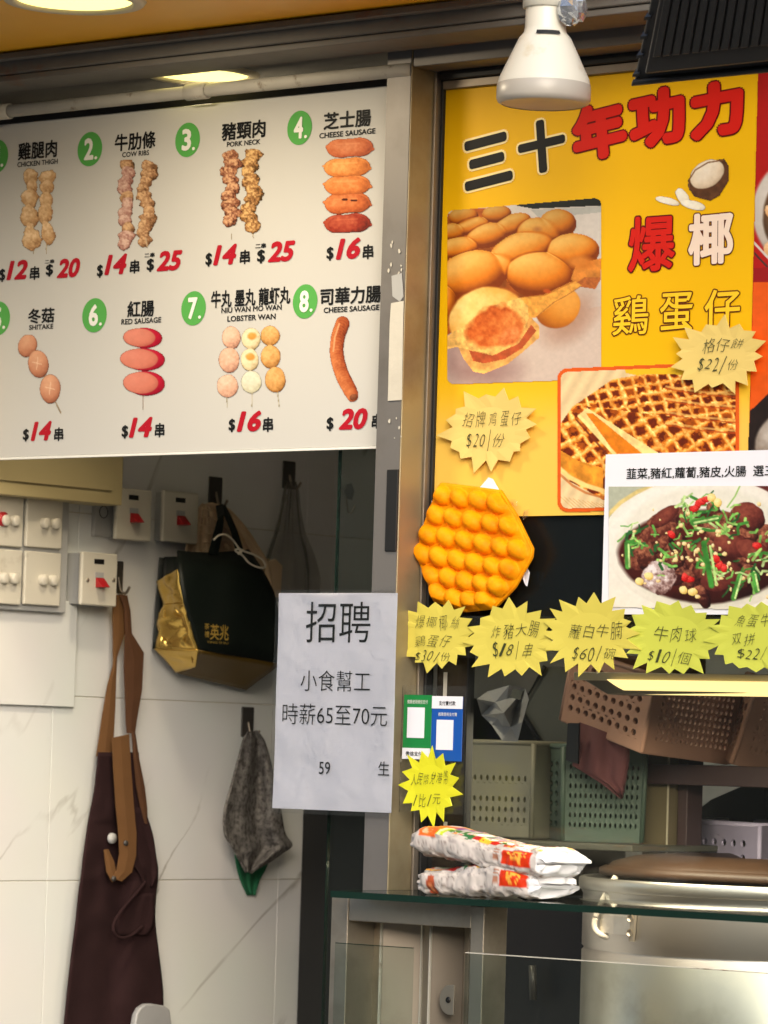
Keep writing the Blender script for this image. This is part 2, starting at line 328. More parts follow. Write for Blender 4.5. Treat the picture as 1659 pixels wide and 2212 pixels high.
# ------------------------------------------------------------------ flat print (coloured inks on a fine sheet)
def vnoise(X, Y, seed):
    R = np.random.RandomState(seed); G = R.rand(64, 64)
    xi = np.floor(X).astype(int); yi = np.floor(Y).astype(int); fx = X - xi; fy = Y - yi
    fx = fx * fx * (3 - 2 * fx); fy = fy * fy * (3 - 2 * fy)
    g = lambda a, b: G[a % 64, b % 64]
    return (g(xi, yi) * (1 - fx) + g(xi + 1, yi) * fx) * (1 - fy) + (g(xi, yi + 1) * (1 - fx) + g(xi + 1, yi + 1) * fx) * fy
def fbm(X, Y, sc_, seed, o=4):
    s = 0; a = .5; t = 0
    for k in range(o): s = s + a * vnoise(X / sc_ * 2 ** k + 31 * k, Y / sc_ * 2 ** k + 17 * k, seed + k); t += a; a *= .55
    return s / t
class Ink:
    def __init__(s, x0, y0, x1, y1, tf=(0, 1, 0, 1), step=1.7, bg=None):
        """tf = (ox, sx, oy, sy): drawing units -> photo units; box given in drawing units"""
        s.tf = tf; ox, sx, oy, sy = tf
        nx = max(2, int((x1 - x0) * sx / step)); ny = max(2, int((y1 - y0) * sy / step))
        s.X, s.Y = np.meshgrid(np.linspace(x0, x1, nx), np.linspace(y0, y1, ny)); s.nx, s.ny = nx, ny
        s.c = np.zeros(s.X.shape + (3,)); s.a = np.zeros(s.X.shape)
        if bg is not None: s.c[:] = bg; s.a[:] = 1
    def put(s, mask, col):
        k = np.clip(mask, 0, 1)[..., None]; s.c = s.c * (1 - k) + np.asarray(col, float) * k; s.a = np.maximum(s.a, np.clip(mask, 0, 1))
    def blob(s, cx, cy, rx, ry, ang, dark, mid, light, wob=.15, seed=0, tex=.25, lx=-.35, ly=-.6, soft=.06, ns=None):
        a = math.radians(ang); dx = s.X - cx; dy = s.Y - cy
        u = (dx * math.cos(a) + dy * math.sin(a)) / rx; v = (-dx * math.sin(a) + dy * math.cos(a)) / ry
        ns = ns or max(rx, ry) * .6
        nz = fbm(s.X, s.Y, ns, seed) - .5; nf = fbm(s.X, s.Y, ns * .3, seed + 9) - .5
        r = np.sqrt(u * u + v * v) * (1 + wob * 2 * nz)
        z = np.sqrt(np.clip(1 - r * r, 0, 1)); gx = dx / max(rx, ry); gy = dy / max(rx, ry)
        sh = np.clip(.45 * z + .55 * (.5 + (gx * lx + gy * ly)) + tex * 1.6 * nf + tex * nz, 0, 1)
        d, m_, l = (np.asarray(q, float) for q in (dark, mid, light)); k = sh[..., None]
        col = np.where(k < .5, d + (m_ - d) * k * 2, m_ + (l - m_) * (k - .5) * 2)
        s.put(np.clip((1 - r) / soft, 0, 1), col)
    def inpoly(s, pts):
        ins = np.zeros(s.X.shape, bool); n = len(pts)
        for i in range(n):
            x1, y1 = pts[i]; x2, y2 = pts[(i + 1) % n]
            if y1 == y2: continue
            c = ((y1 > s.Y) != (y2 > s.Y)) & (s.X < (x2 - x1) * (s.Y - y1) / (y2 - y1) + x1); ins ^= c
        return ins
    def poly(s, pts, col, var=0., seed=3, ns=20.):
        m_ = s.inpoly(pts).astype(float); c = np.ones(s.c.shape) * np.asarray(col, float)
        if var: c = c * (1 + var * 2 * (fbm(s.X, s.Y, ns, seed)[..., None] - .5))
        s.put(m_, c)
    def line(s, pts, w, col, a=1., var=0., seed=5):
        d = np.full(s.X.shape, 1e9)
        for (x1, y1), (x2, y2) in zip(pts[:-1], pts[1:]):
            L = max((x2 - x1) ** 2 + (y2 - y1) ** 2, 1e-9); t = np.clip(((s.X - x1) * (x2 - x1) + (s.Y - y1) * (y2 - y1)) / L, 0, 1)
            d = np.minimum(d, np.hypot(s.X - x1 - t * (x2 - x1), s.Y - y1 - t * (y2 - y1)))
        c = np.ones(s.c.shape) * np.asarray(col, float)
        if var: c = c * (1 + var * 2 * (fbm(s.X, s.Y, w * 2, seed)[..., None] - .5))
        s.put(np.clip((w / 2 - d) / (w * .25 + 1e-6) + .5, 0, 1) * a, c)
    def build(s, name, surf, parent, m='print', clip=None):
        s.c = s.c * (.98 + .035 * (fbm(s.X, s.Y, 14 / abs(s.tf[1]) ** .5, 77)[..., None] - .5) * 2)
        ox, sx, oy, sy = s.tf; ax = AX[surf[0]][0]
        P = hit(ox + s.X * sx, oy + s.Y * sy, ax, surf[1]).reshape(-1, 3); A = s.a.reshape(-1)
        if clip is not None: A = A * s.inpoly(clip).reshape(-1)
        idx = np.arange(s.nx * s.ny).reshape(s.ny, s.nx)
        q = np.stack([idx[:-1, :-1], idx[1:, :-1], idx[1:, 1:], idx[:-1, 1:]], -1).reshape(-1, 4)
        q = q[A[q].mean(1) > .5]; used = np.unique(q); rm = np.full(s.nx * s.ny, -1); rm[used] = np.arange(len(used)); q = rm[q]; Vv = P[used]
        c = (Vv.min(0) + Vv.max(0)) / 2; me = bpy.data.meshes.new(name)
        me.vertices.add(len(Vv)); me.vertices.foreach_set('co', (Vv - c).astype(np.float32).reshape(-1))
        me.loops.add(len(q) * 4); me.loops.foreach_set('vertex_index', q.reshape(-1).astype(np.int32))
        me.polygons.add(len(q)); me.polygons.foreach_set('loop_start', np.arange(0, len(q) * 4, 4, dtype=np.int32)); 
        me.update(calc_edges=True); me.validate()
        at = me.color_attributes.new('ink', 'FLOAT_COLOR', 'POINT')
        cc = np.ones((len(used), 4), np.float32); cc[:, :3] = lin(np.clip(s.c.reshape(-1, 3)[used], 0, 255)); at.data.foreach_set('color', cc.reshape(-1))
        me.materials.append(M[m]); o = bpy.data.objects.new(name, me); link(o); o.parent = parent; o.location = Vector(c) - wloc(parent)
        return o
M['facade'] = mat('facade_grey', (168, 158, 142), .8, var=.25, scale=.5)
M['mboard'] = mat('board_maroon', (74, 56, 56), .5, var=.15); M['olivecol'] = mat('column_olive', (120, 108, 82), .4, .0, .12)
M['greyfilm'] = mat('film_grey', (150, 150, 150), .3, var=.15, scale=15, bump=.3); M['goldink'] = mat('gold_ink', (214, 178, 84), .35, .5)
# ================================================================== the setting
XW = -0.915
YB = 0.03                      # menu board front
YG = 0.07                      # window glass
def st(o): return tag(o, kind='structure')
st(box('pavement', -60, 60, -60, 60, -.12, 0, 'ground'))
st(box('interior_floor', XW - .2, 3.2, .1, 2.6, .004, .03, 'intfloor'))
zsoff = pY(0, 118, -.10).z
# unseen plain far side of the street, added to tone reflections in steel and glass
sf = st(box('unseen_street_facade', -40, 40, -26, -22, 0, 5.5, 'facade'))
# yellow canopy underside with a joint, lying in front of the beam
canopy = st(box('canopy_soffit', -3.2, .30, -.90, -.105, zsoff, zsoff + .05, 'soffit'))
zceil = pY(435, 138, -.03).z
ceil = st(box('interior_ceiling', XW - .2, 3.2, -.03, 2.6, zceil, zceil + .05, 'ceil'))
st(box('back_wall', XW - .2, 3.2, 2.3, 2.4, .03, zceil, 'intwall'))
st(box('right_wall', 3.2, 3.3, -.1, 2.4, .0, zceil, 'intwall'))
# brown steel beam between canopy and opening: an angle with a front flange and a thin underside lip
bz0 = zceil - .0
beam = st(box('overhead_beam', -3.2, 3.0, -.10, -.032, zsoff - .030, zsoff + .10, 'beam', bev=.003))
box('beam_lip', -3.2, 3.0, -.118, -.1005, zsoff - .012, zsoff - .002, 'beam', beam, bev=.002)
box('beam_flange', -3.2, 3.0, -.095, -.012, zsoff - .040, zsoff - .0305, 'beam', beam, bev=.002)

# tiled side wall
side = st(box('side_wall', XW - .12, XW - .002, -.02, 2.3, 0, zceil, 'grout'))
zj = pX(250, 1508, XW).z
yj = hit(108, 1700, 0, XW)[1]
TW = hit(607, 1700, 0, XW)[1] - yj; THH = .289
tile_mesh = None
for i in range(-1, 4):
    for j in range(-6, 4):
        y0 = yj + (i) * TW + .0006; y1 = yj + (i + 1) * TW - .0006; z0 = zj + j * THH + .0006; z1 = z0 + THH - .0012
        if j >= 0: y0 += .045; y1 += .045
        y0 = max(y0, -.02); y1 = min(y1, 2.29)
        if z0 < 0.0: continue
        if z1 > zceil: z1 = zceil - .002
        if y1 - y0 < .02 or z1 - z0 < .02: continue
        box('tile', XW - .006, XW, y0, y1, z0, z1, 'marble', side, bev=.0008)
# raised repair tile on the left, thicker than its neighbours
p = pX(160, 1528, XW + .006)
box('tile', XW + .0005, XW + .007, -.02, p.y, p.z, pX(160, 1300, XW).z, 'marble', side, bev=.0015)

# ------------------------------------------------------------------ downlights
def downlight(cx, cy, wpx, z, label):
    c = pZ(cx, cy, z - .001); a = pZ(cx - wpx / 2, cy, z); b = pZ(cx + wpx / 2, cy, z); R = (a - b).length / 2
    t = thing('downlight', (c.x, c.y, z), label, 'ceiling light', 'round recessed downlights')
    lathe('trim_ring', (c.x, c.y, z), [(R * .80, .012), (R * .80, -.003), (R * .84, -.006), (R * .96, -.005), (R, 0), (R, .004)], 'ring', t)
    lathe('lens', (c.x, c.y, z), [(.0005, -.0022), (R * .5, -.0022), (R * .80, -.0012)], 'led', t)
    ld = bpy.data.lights.new('downlight_lamp', 'AREA'); ld.shape = 'DISK'; ld.size = R * 1.5; ld.energy = 4; ld.color = (1, .84, .6)
    lo = bpy.data.objects.new('downlight_lamp', ld); link(lo); lo.parent = t; lo.location = (0, 0, -.012)
    return t, lo
dl1, l1 = downlight(160, 0, 306, zsoff, 'large round downlight lit in the yellow canopy underside')
dl2, l2 = downlight(436, 160, 246, zceil, 'small round downlight lit behind the white pipe')
l1.data.energy = 4; l2.data.energy = 2.5; l2.data.spread = math.radians(95); l2.location = (.0, .06, -.012)

# ------------------------------------------------------------------ pipe over the menu board
a = pY(-60, 243, .0); b = pY(850, 160, .0); zp = (a.z + b.z) / 2
pt_ = thing('ceiling_pipe', (a.x, 0, zp), 'off-white flaking pipe running along the top of the menu board', 'pipe')
tube('pipe_run', [(a.x - .2, 0, zp), (-.3, .001, zp + .0005), (b.x + .03, 0, zp)], .0095, 'pipe', pt_, 16)
for px in (2, 425):
    q = pY(px, 230, 0); lathe('coupling', (q.x, 0, zp), [(.0098, -.02), (.0118, -.019), (.0118, .019), (.0098, .02)], 'pipe', pt_, axis='X')

# ================================================================== menu board
SB = ('Y', YB - .0008); SB2 = ('Y', YB - .0016)
tl = pY(0, 268, YB); br = pY(812, 962, YB)
zt = pY(400, 229, YB).z; zb = pY(400, 976, YB).z
mb = thing('menu_board', (-.4, YB, zb), 'white skewer menu board with green numbered badges and red prices', 'menu board')
box('board', XW + .003, pY(830, 600, YB).x + .05, YB, YB + .006, zb, zt, 'board', mb, bev=.001)
box('bottom_trim', XW + .003, pY(830, 600, YB).x + .05, YB - .0012, YB + .008, zb - .0035, zb - .0002, 'white', mb)
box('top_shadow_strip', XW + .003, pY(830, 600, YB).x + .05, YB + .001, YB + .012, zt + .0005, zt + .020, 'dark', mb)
def badge(cx, cy, n):
    k = 40; a = [(math.cos(2 * math.pi * i / k), math.sin(2 * math.pi * i / k)) for i in range(k)]
    o = mk('number_badge', place2d(np.array(a), cx, cy, 53, 74, SB), [tuple(range(k))], 'green', mb)
    text('badge_number', str(n), cx - 2, cy, 20, 47, SB2, 'white', o, .035)
    text('badge_number', '.', cx + 13, cy + 19, 6, 7, SB2, 'white', o, .03)
def price(parts):
    for s, cx, cy, w, h in parts:
        if s[0] in '$': text('price_text', s, cx, cy, w, h, SB, 'ink', mb, .03)
        elif s[0] in '0123456789': text('price_text', s, cx, cy, w, h, SB, 'red', mb, .045, .22)
        else: text('price_text', s, cx, cy, w, h, SB, 'ink', mb, .028)
def dish(zh, c1, en, c2):
    text('dish_name', zh, *c1, SB, 'ink', mb, .026)
    for e, c in zip(en, c2): text('dish_name', e, *c, SB, 'ink', mb, .022)
for x, y, n in ((-9, 338, 1), (194, 322, 2), (405, 302, 3), (647, 276, 4), (-5, 688, 5), (204, 681, 6), (418, 666, 7), (659, 651, 8)): badge(x, y, n)
dish('雞腿肉', (81, 324, 84, 38), ['CHICKEN THIGH'], [(81, 352, 87, 11)])
dish('牛肋條', (292, 305, 88, 38), ['COW RIBS'], [(293, 332, 58, 11)])
dish('豬頸肉', (526, 281, 94, 39), ['PORK NECK'], [(526, 309, 72, 11)])
dish('芝士腸', (750, 258, 102, 38), ['CHEESE SAUSAGE'], [(750, 288, 121, 12)])
dish('冬菇', (89, 682, 57, 33), ['SHITAKE'], [(89, 706, 52, 11)])
dish('紅腸', (304, 667, 58, 36), ['RED SAUSAGE'], [(305, 693, 86, 12)])
dish('牛丸 墨丸 龍虾丸', (541, 642, 171, 38), ['NIU WAN MO WAN', 'LOBSTER WAN'], [(543, 667, 130, 12), (543, 686, 104, 12)])
dish('司華力腸', (757, 638, 131, 38), ['CHEESE SAUSAGE'], [(759, 667, 120, 12)])
price([('$', 5, 595, 13, 29), ('12', 37, 583, 45, 42), ('串', 75, 590, 21, 30), ('二串', 107, 565, 20, 9), ('$', 107, 584, 16, 27), ('20', 148, 579, 50, 42)])
price([('$', 216, 586, 13, 29), ('14', 250, 571, 48, 44), ('串', 291, 576, 21, 30), ('二串', 323, 551, 22, 10), ('$', 325, 573, 16, 29), ('25', 366, 563, 55, 44)])
price([('$', 451, 561, 14, 30), ('14', 486, 550, 50, 44), ('串', 529, 555, 22, 31), ('二串', 563, 531, 23, 11), ('$', 564, 554, 17, 30), ('25', 608, 543, 58, 45)])
price([('$', 713, 548, 15, 30), ('16', 752, 537, 52, 46), ('串', 795, 544, 23, 32)])
price([('$', 56, 940, 13, 27), ('14', 89, 931, 44, 42), ('串', 127, 938, 20, 30)])
price([('$', 270, 933, 14, 29), ('14', 304, 923, 50, 44), ('串', 345, 929, 21, 31)])
price([('$', 501, 919, 14, 29), ('16', 538, 910, 52, 45), ('串', 579, 917, 22, 32)])
price([('$', 713, 916, 15, 30), ('20', 763, 905, 62, 46), ('串', 814, 910, 22, 32)])
# food pictures, traced at half scale of the close-ups
Z1 = (0, .5, 0, .5); Z2 = (0, .5, 494, .5); ST = 1.3
def food(ink): ink.build('food_picture', SB, mb)
def skewer(i, pts, w): i.line(pts, w, (196, 176, 140))
i = Ink(80, 720, 255, 1100, Z1, ST)                                       # chicken thigh
skewer(i, [(135, 740), (146, 1098)], 4); skewer(i, [(207, 735), (200, 1098)], 4)
tan = ((140, 100, 66), (200, 158, 112), (236, 206, 164))
for k, (x, y, a, b, r) in enumerate([(133, 765, 32, 36, 0), (138, 805, 24, 26, 0), (128, 858, 36, 42, -10), (126, 935, 38, 48, 10), (134, 1035, 42, 52, 0), (208, 765, 36, 34, 0), (203, 810, 28, 32, 0), (200, 865, 26, 34, 0), (196, 925, 30, 46, 8), (208, 1010, 26, 58, -8)]):
    i.blob(x, y, a * 1.05, b * 1.05, r, *tan, .42, 20 + k, .55, ns=30)
food(i)
i = Ink(505, 690, 685, 1085, Z1, ST)
prk = ((98, 62, 54), (170, 124, 112), (214, 182, 166)); brn = ((84, 56, 34), (158, 116, 82), (214, 176, 134))
for k in range(11):
    i.blob(546 + 8 * math.sin(k * 1.7), 715 + k * 34, 31 + 4 * math.sin(k * 2.3), 30, 20 * math.sin(k), *(prk if k % 4 else brn), .42, 40 + k, .7, ns=26)
    i.blob(632 + 14 * math.sin(k * 1.1 + 1), 720 + k * 32, 32 + 5 * math.sin(k * 1.9), 28, 20 * math.cos(k), *brn, .42, 60 + k, .8, ns=24)
i.line([(630, 1030), (637, 1070)], 4, (190, 170, 140)); food(i)
i = Ink(940, 640, 1145, 1040, Z1, ST)
skewer(i, [(998, 940), (999, 1035)], 4); skewer(i, [(1085, 960), (1095, 1028)], 4)
dk = ((58, 30, 22), (142, 88, 64), (214, 168, 128)); dk2 = ((70, 50, 24), (150, 104, 62), (220, 180, 120))
for k in range(9):
    i.blob(998 + 9 * math.sin(k * 2.1), 672 + k * 35, 38 + 5 * math.sin(k * 1.3), 27, 25 * math.sin(k * 3), *dk, .42, 80 + k, 1.0, ns=24)
    i.blob(1086 + 13 * math.sin(k * 1.4 + 2), 668 + k * 39, 37 + 5 * math.cos(k * 1.7), 30, 30 * math.sin(k * 2), *dk2, .42, 100 + k, 1.0, ns=24)
food(i)
i = Ink(1385, 585, 1620, 1005, Z1, ST)                                    # cheese sausages
for k, (y, h, d) in enumerate([(965, 42, ((70, 14, 10), (150, 48, 30), (206, 110, 76))), (878, 45, ((120, 48, 18), (192, 96, 46), (230, 150, 92))), (800, 42, ((140, 64, 22), (212, 118, 54), (240, 170, 104))), (722, 42, ((150, 72, 22), (216, 128, 58), (244, 184, 110))), (638, 42, ((132, 52, 24), (196, 100, 56), (226, 150, 104)))]):
    x = 1503 + (10 if k == 4 else 0) + (-2 if k == 3 else 0)
    for dx in (-104, 100): i.blob(x + dx * .93, y + (6 if dx > 0 else -4), 13, 8, 0, *d, .3, k, .2)
    i.blob(x - 40, y + 3, 64, h, 0, *d, .05, 120 + k, .2, ns=40); i.blob(x + 36, y - 3, 64, h, 0, *d, .05, 130 + k, .2, ns=40); i.blob(x, y, 90, h * .96, -3, *d, .05, 140 + k, .3, ns=40)
    i.line([(x - 60, y - h * .35), (x + 40, y - h * .45)], 7, d[2], .45)
i.blob(1490, 862, 14, 6, 0, (60, 20, 10), (70, 24, 12), (80, 30, 14), .3, 7, .1); i.blob(1530, 866, 16, 5, 0, (60, 20, 10), (70, 24, 12), (80, 30, 14), .3, 8, .1)
food(i)
i = Ink(70, 448, 275, 805, Z2, ST)                                        # shiitake
i.line([(235, 740), (264, 798)], 5, (170, 150, 120))
sh = ((120, 66, 48), (190, 128, 98), (226, 176, 142))
for x, y, a, b, r in ((119, 506, 42, 52, 20), (166, 585, 46, 62, -8), (217, 692, 46, 66, 0)):
    i.blob(x, y, a, b, r, *sh, .04, x, .12); 
for x, y in ((160, 582), (215, 690)):
    i.line([(x - 20, y - 6), (x + 20, y + 4)], 3, (236, 206, 176), .8); i.line([(x + 4, y - 26), (x - 2, y + 26)], 3, (236, 206, 176), .8)
food(i)
i = Ink(505, 420, 720, 785, Z2, ST)
i.line([(618, 700), (619, 782)], 4, (170, 130, 110))
for k, (cx, cy, rx, ry) in enumerate([(613, 472, 86, 45), (612, 565, 99, 50), (619, 668, 93, 54)]):
    i.blob(cx + 12, cy, rx - 8, ry, 2, (120, 8, 30), (176, 22, 48), (206, 60, 80), .03, 150 + k, .2, ns=60)
    i.blob(cx - 12, cy - 2, rx - 14, ry * .9, 2, (166, 84, 68), (202, 118, 98), (220, 140, 120), .03, 160 + k, .14, ns=60)
food(i)
i = Ink(925, 410, 1245, 785, Z2, ST)
for a, b in (((980, 720), (981, 770)), ((1089, 700), (1088, 768)), ((1198, 700), (1206, 768))): i.line([a, b], 5, (196, 186, 160))
for k, (x, y, rx, ry, d) in enumerate([(999, 470, 42, 50, 0), (990, 568, 46, 56, 0), (983, 680, 48, 52, 0), (1085, 476, 42, 48, 1), (1078, 566, 40, 50, 1), (1086, 662, 45, 50, 3), (1168, 462, 42, 45, 2), (1168, 553, 45, 52, 2), (1189, 652, 46, 56, 2)]):
    c = [((150, 104, 86), (212, 166, 140), (236, 200, 176)), ((160, 140, 100), (218, 200, 160), (240, 226, 190)), ((140, 90, 40), (200, 146, 82), (232, 188, 124)), ((176, 170, 140), (208, 204, 178), (226, 224, 204))][d]
    i.blob(x, y, rx, ry, 0, *c, .07, 170 + k, .35)
    if d == 1: i.blob(x + 4, y - 12, 24, 20, 0, (200, 110, 40), (220, 140, 60), (232, 170, 90), .2, 190 + k, .2, soft=.4)
food(i)
i = Ink(1410, 370, 1560, 755, Z2, ST)                                     # curved sausage
ss = ((96, 34, 18), (170, 84, 44), (218, 140, 86)); c_ = [(1480, 410), (1462, 460), (1454, 520), (1462, 580), (1482, 640), (1508, 690), (1522, 716)]
cc_ = spline([(a, b, 0) for a, b in c_], 5)
for k, q in enumerate(cc_): i.blob(q.x, q.y, 31 if k < len(cc_) - 4 else 27, 33, 0, *ss, .03, 200, .25, lx=-.6, ly=-.1, ns=30)
i.line([(1466, 410), (1446, 470), (1440, 530)], 7, (236, 186, 140), .6); i.blob(1527, 728, 18, 14, -30, (60, 24, 14), (110, 60, 36), (150, 90, 60), .1, 3, .3)
food(i)

# ================================================================== window frame
px0 = pY(815, 900, 0).x; px1 = pY(868, 900, 0).x
zbot = pY(800, 1925, 0).z; xr = 1.6
zh0 = pY(905, 143, 0).z; zh1 = zh0 + .060
wf = thing('window_frame', (px0, 0, zbot), 'stainless steel shop window frame with dull post and head rail', 'window frame')
box('post', px0, px1, 0, YG - .006, zbot - .35, zh1, 'steel_post_reflect', wf, bev=.0015)
box('front_tone_plate', px0 + .0004, px1 - .0012, -.0012, -.0002, zbot - .3, zh1 - .002, 'steel_grey', wf)  # thin added plate keeps the front grey beside the painted golden reflection
box('head_rail', px1 + .0005, xr, 0.001, YG - .006, zh0, zh1 - .001, 'steel_grey', wf, bev=.0015)
# stepped gasket seen as grey and black strips beside the post
box('gasket_strip', px1 + .0005, px1 + .0045, YG - .022, YG - .007, zbot, zh0 - .0005, 'steel_dull', wf, bev=.001)
box('gasket_strip', px1 + .005, px1 + .0095, YG - .012, YG + .004, zbot, zh0 - .0005, 'rubber', wf, bev=.001)
box('gasket_strip', px1 + .010, xr, YG - .022, YG - .004, zh0 - .012, zh0 - .0005, 'rubber', wf, bev=.001)
box('gasket_strip', px1 + .010, xr, YG - .014, YG + .004, zh0 - .024, zh0 - .0125, 'steel_dull', wf, bev=.001)
# window pane, clear in its lower part
xg0 = px1 + .010
box('pane', xg0, xr, YG, YG + .005, zbot, zh0 - .025, 'glass_clear', wf)
a, b = pY(834, 1100, -.003), pY(858, 1100, -.003)
box('rubber_bumper', a.x, b.x, -.004, -.0005, pY(845, 1191, -.003).z, pY(847, 1014, -.003).z, 'rubber', wf, bev=.001)
def scrap(pts, Y, m, name='tape_scrap', par=None):
    return mk(name, [pY(x, y, Y) for x, y in pts], [tuple(range(len(pts)))], m, par or wf, solid=.0004)
scrap([(845, 655), (872, 650), (871, 700), (868, 864), (838, 866), (842, 700)], -.0024, 'pipe')
scrap([(846, 596), (868, 590), (872, 640), (864, 652), (848, 640)], -.0023, 'plastic_g')
for k in range(14):
    x = 838 + rng.random() * 30; y = [520, 560, 580, 900, 930][k % 5] + rng.random() * 24; r = 1 + rng.random() * 2.6
    scrap([(x + r * math.cos(q) * rng.uniform(.5, 1.2), y + r * 1.6 * math.sin(q) * rng.uniform(.5, 1.3)) for q in np.linspace(0, 6, 8)[:-1]], -.0022, 'pipe')
# dark panels filling the lower part of the window
zd1 = pY(1100, 1128, YG).z; zd0 = pY(1100, 1450, YG).z
box('dark_panel', xg0 + .001, xr, YG + .0055, YG + .010, zd0 + .05, zd1 + .02, 'blackpanel', wf)
xb = pY(1003, 1650, YG).x
box('brown_panel', xg0 + .001, xb, YG + .0105, YG + .014, zbot, zd0 + .10, 'darkbrown', wf)
box('panel_edge', xb + .0005, xb + .003, YG - .001, YG + .0135, zbot, zd0 + .04, 'rubber', wf)
for px, y0, y1 in ((960, 1452, 1506), (960, 1775, 1830)):
    a, b = pY(px - 3, y0, YG - .002), pY(px + 3, y1, YG - .002)
    box('tape_strip', a.x, b.x, YG - .0006, YG - .0001, b.z, a.z, 'pipe', wf)
# sliding glass panel left of the post
xs = pY(719, 1500, .05).x
sg = thing('sliding_glass_panel', (xs, .05, zbot), 'dim sliding glass panel standing left of the steel post', 'glass panel')
box('glass_sheet', xs, px0 + .03, .048, .054, zbot - .3, zb + .02, 'glass', sg)
box('glass_edge', xs - .0012, xs - .0002, .048, .054, zbot - .3, zb + .02, 'glass_edge', sg)

# ================================================================== yellow poster
YP = YG - .006
SP = ('Y', YP - .0008); SP2 = ('Y', YP - .0016); SP3 = ('Y', YP - .0024)
yp = thing('yellow_poster', (.1, YP, 1.9), 'yellow egg waffle poster with red and black brush lettering', 'poster')
x0 = pY(949, 650, YP).x; x1 = pY(1627, 570, YP).x; z1 = pY(1000, 178, YP).z; z0 = pY(1000, 1117, YP).z
# printed sheet, saturated above and paler below
nx, nz = 4, 60
me_v = []; 
for j in range(nz + 1):
    for i_ in range(nx + 1): me_v.append((x0 + (x1 - x0) * i_ / nx, YP, z0 + (z1 - z0) * j / nz))
fs = [(j * (nx + 1) + i_, j * (nx + 1) + i_ + 1, (j + 1) * (nx + 1) + i_ + 1, (j + 1) * (nx + 1) + i_) for j in range(nz) for i_ in range(nx)]
sheet = mk('poster_sheet', me_v, fs, 'print', yp)
box('poster_backing', x0 + .0003, x1 - .0003, YP + .0003, YP + .0012, z0 + .0003, z1 - .0003, 'yfill', yp)
at = sheet.data.color_attributes.new('ink', 'FLOAT_COLOR', 'POINT')
top_, bot_ = np.array((234, 180, 0)), np.array((238, 192, 84))
cols = []
for j in range(nz + 1):
    k = 1 - min(1, max(0, (j / nz - .16) / .22)); k = k * k * (3 - 2 * k)
    for i_ in range(nx + 1): cols += [*lin(top_ * (1 - k) + bot_ * k), 1.0]
at.data.foreach_set('color', cols)
def title(s, cx, cy, w, h, rot, fill, line, of, ol, extra=None):
    text('title_outline', s, cx, cy, w, h, SP, line, yp, ol, 0, rot)
    text('title_character', s, cx, cy, w, h, SP2, fill, yp, of, 0, rot, reff=ol)
title('三', 1052, 348, 112, 118, .14, 'ink', 'cream', .045, .085)
title('十', 1170, 316, 110, 124, .12, 'ink', 'cream', .045, .085)
title('年', 1294, 283, 122, 130, .13, 'redtitle', 'darkred', .062, .09)
title('功', 1419, 254, 128, 132, .10, 'redtitle', 'darkred', .062, .09)
title('力', 1548, 236, 124, 128, .08, 'redtitle', 'darkred', .068, .098)
title('爆', 1408, 526, 106, 126, 0, 'redtitle', 'darkred', .022, .05)
title('椰', 1535, 515, 102, 118, .02, 'pink', 'brown', .03, .055)
title('鷄', 1362, 681, 82, 90, 0, 'yfill', 'brown', .008, .04)
title('蛋', 1461, 674, 76, 90, 0, 'yfill', 'brown', .01, .045)
title('仔', 1560, 668, 82, 92, 0, 'yfill', 'brown', .012, .045)

def rrect(x0, y0, x1, y1, r, tl_=0, tr_=0, bl_=0, br_=0, n=7):
    """rounded box outline; the last four shift corners vertically (perspective of the print)"""
    P_ = []
    for (cx, cy, a0, dy) in ((x1 - r, y0 + r, -90, tr_), (x1 - r, y1 - r, 0, br_), (x0 + r, y1 - r, 90, bl_), (x0 + r, y0 + r, 180, tl_)):
        for k in range(n): a = math.radians(a0 + 90 * k / (n - 1)); P_.append((cx + r * math.cos(a), cy + dy + r * math.sin(a)))
    return P_
# egg waffle photograph printed on the poster
T = (943.5, .2314, 427.9, .2314)
i = Ink(60, -20, 1560, 1760, T, 1.5, bg=(206, 198, 190))
i.poly([(60, 1200), (900, 1150), (1560, 1000), (1560, 1760), (60, 1760)], (206, 186, 172)); 
i.blob(300, 1500, 620, 330, 15, (120, 84, 86), (150, 116, 112), (188, 160, 150), .1, 3, .1, soft=.6)
i.blob(1250, 1080, 420, 260, -50, (150, 112, 96), (170, 130, 110), (196, 168, 150), .1, 4, .05, soft=.7)
i.poly([(740, 70), (780, 40), (1560, -30), (1560, 70), (900, 100)], (24, 30, 30)); i.poly([(880, 110), (1560, 75), (1560, 130), (960, 190)], (176, 176, 170))
eg = ((104, 42, 8), (208, 114, 26), (242, 172, 74)); eg2 = ((136, 56, 4), (226, 126, 14), (250, 196, 92)); egd = ((74, 32, 10), (168, 90, 32), (222, 150, 78))
i.poly([(100, 150), (330, 90), (560, 100), (860, 200), (1240, 160), (1280, 330), (1500, 420), (1500, 620), (1250, 700), (900, 900), (600, 1000), (60, 1300)], (150, 74, 24), .35, 21, 90)
bub = [(250, 175, 135, 92, -5, 1), (560, 150, 135, 85, -5, 1), (150, 320, 110, 80, 0, 1), (1130, 240, 165, 130, 0, 2), (705, 250, 175, 92, -22, 1), (330, 262, 155, 82, -10, 1), (470, 350, 185, 108, -12, 1), (960, 320, 215, 130, 5, 2), (205, 470, 180, 100, -8, 1), (800, 490, 300, 160, -18, 2), (600, 640, 170, 120, 0, 2), (330, 720, 310, 215, -14, 2), (60, 1000, 130, 190, 0, 2), (1255, 500, 250, 160, -4, 3), (955, 715, 305, 212, 8, 3)]
Hs = np.zeros(i.X.shape); wgt = np.full(i.X.shape, 1e-6)
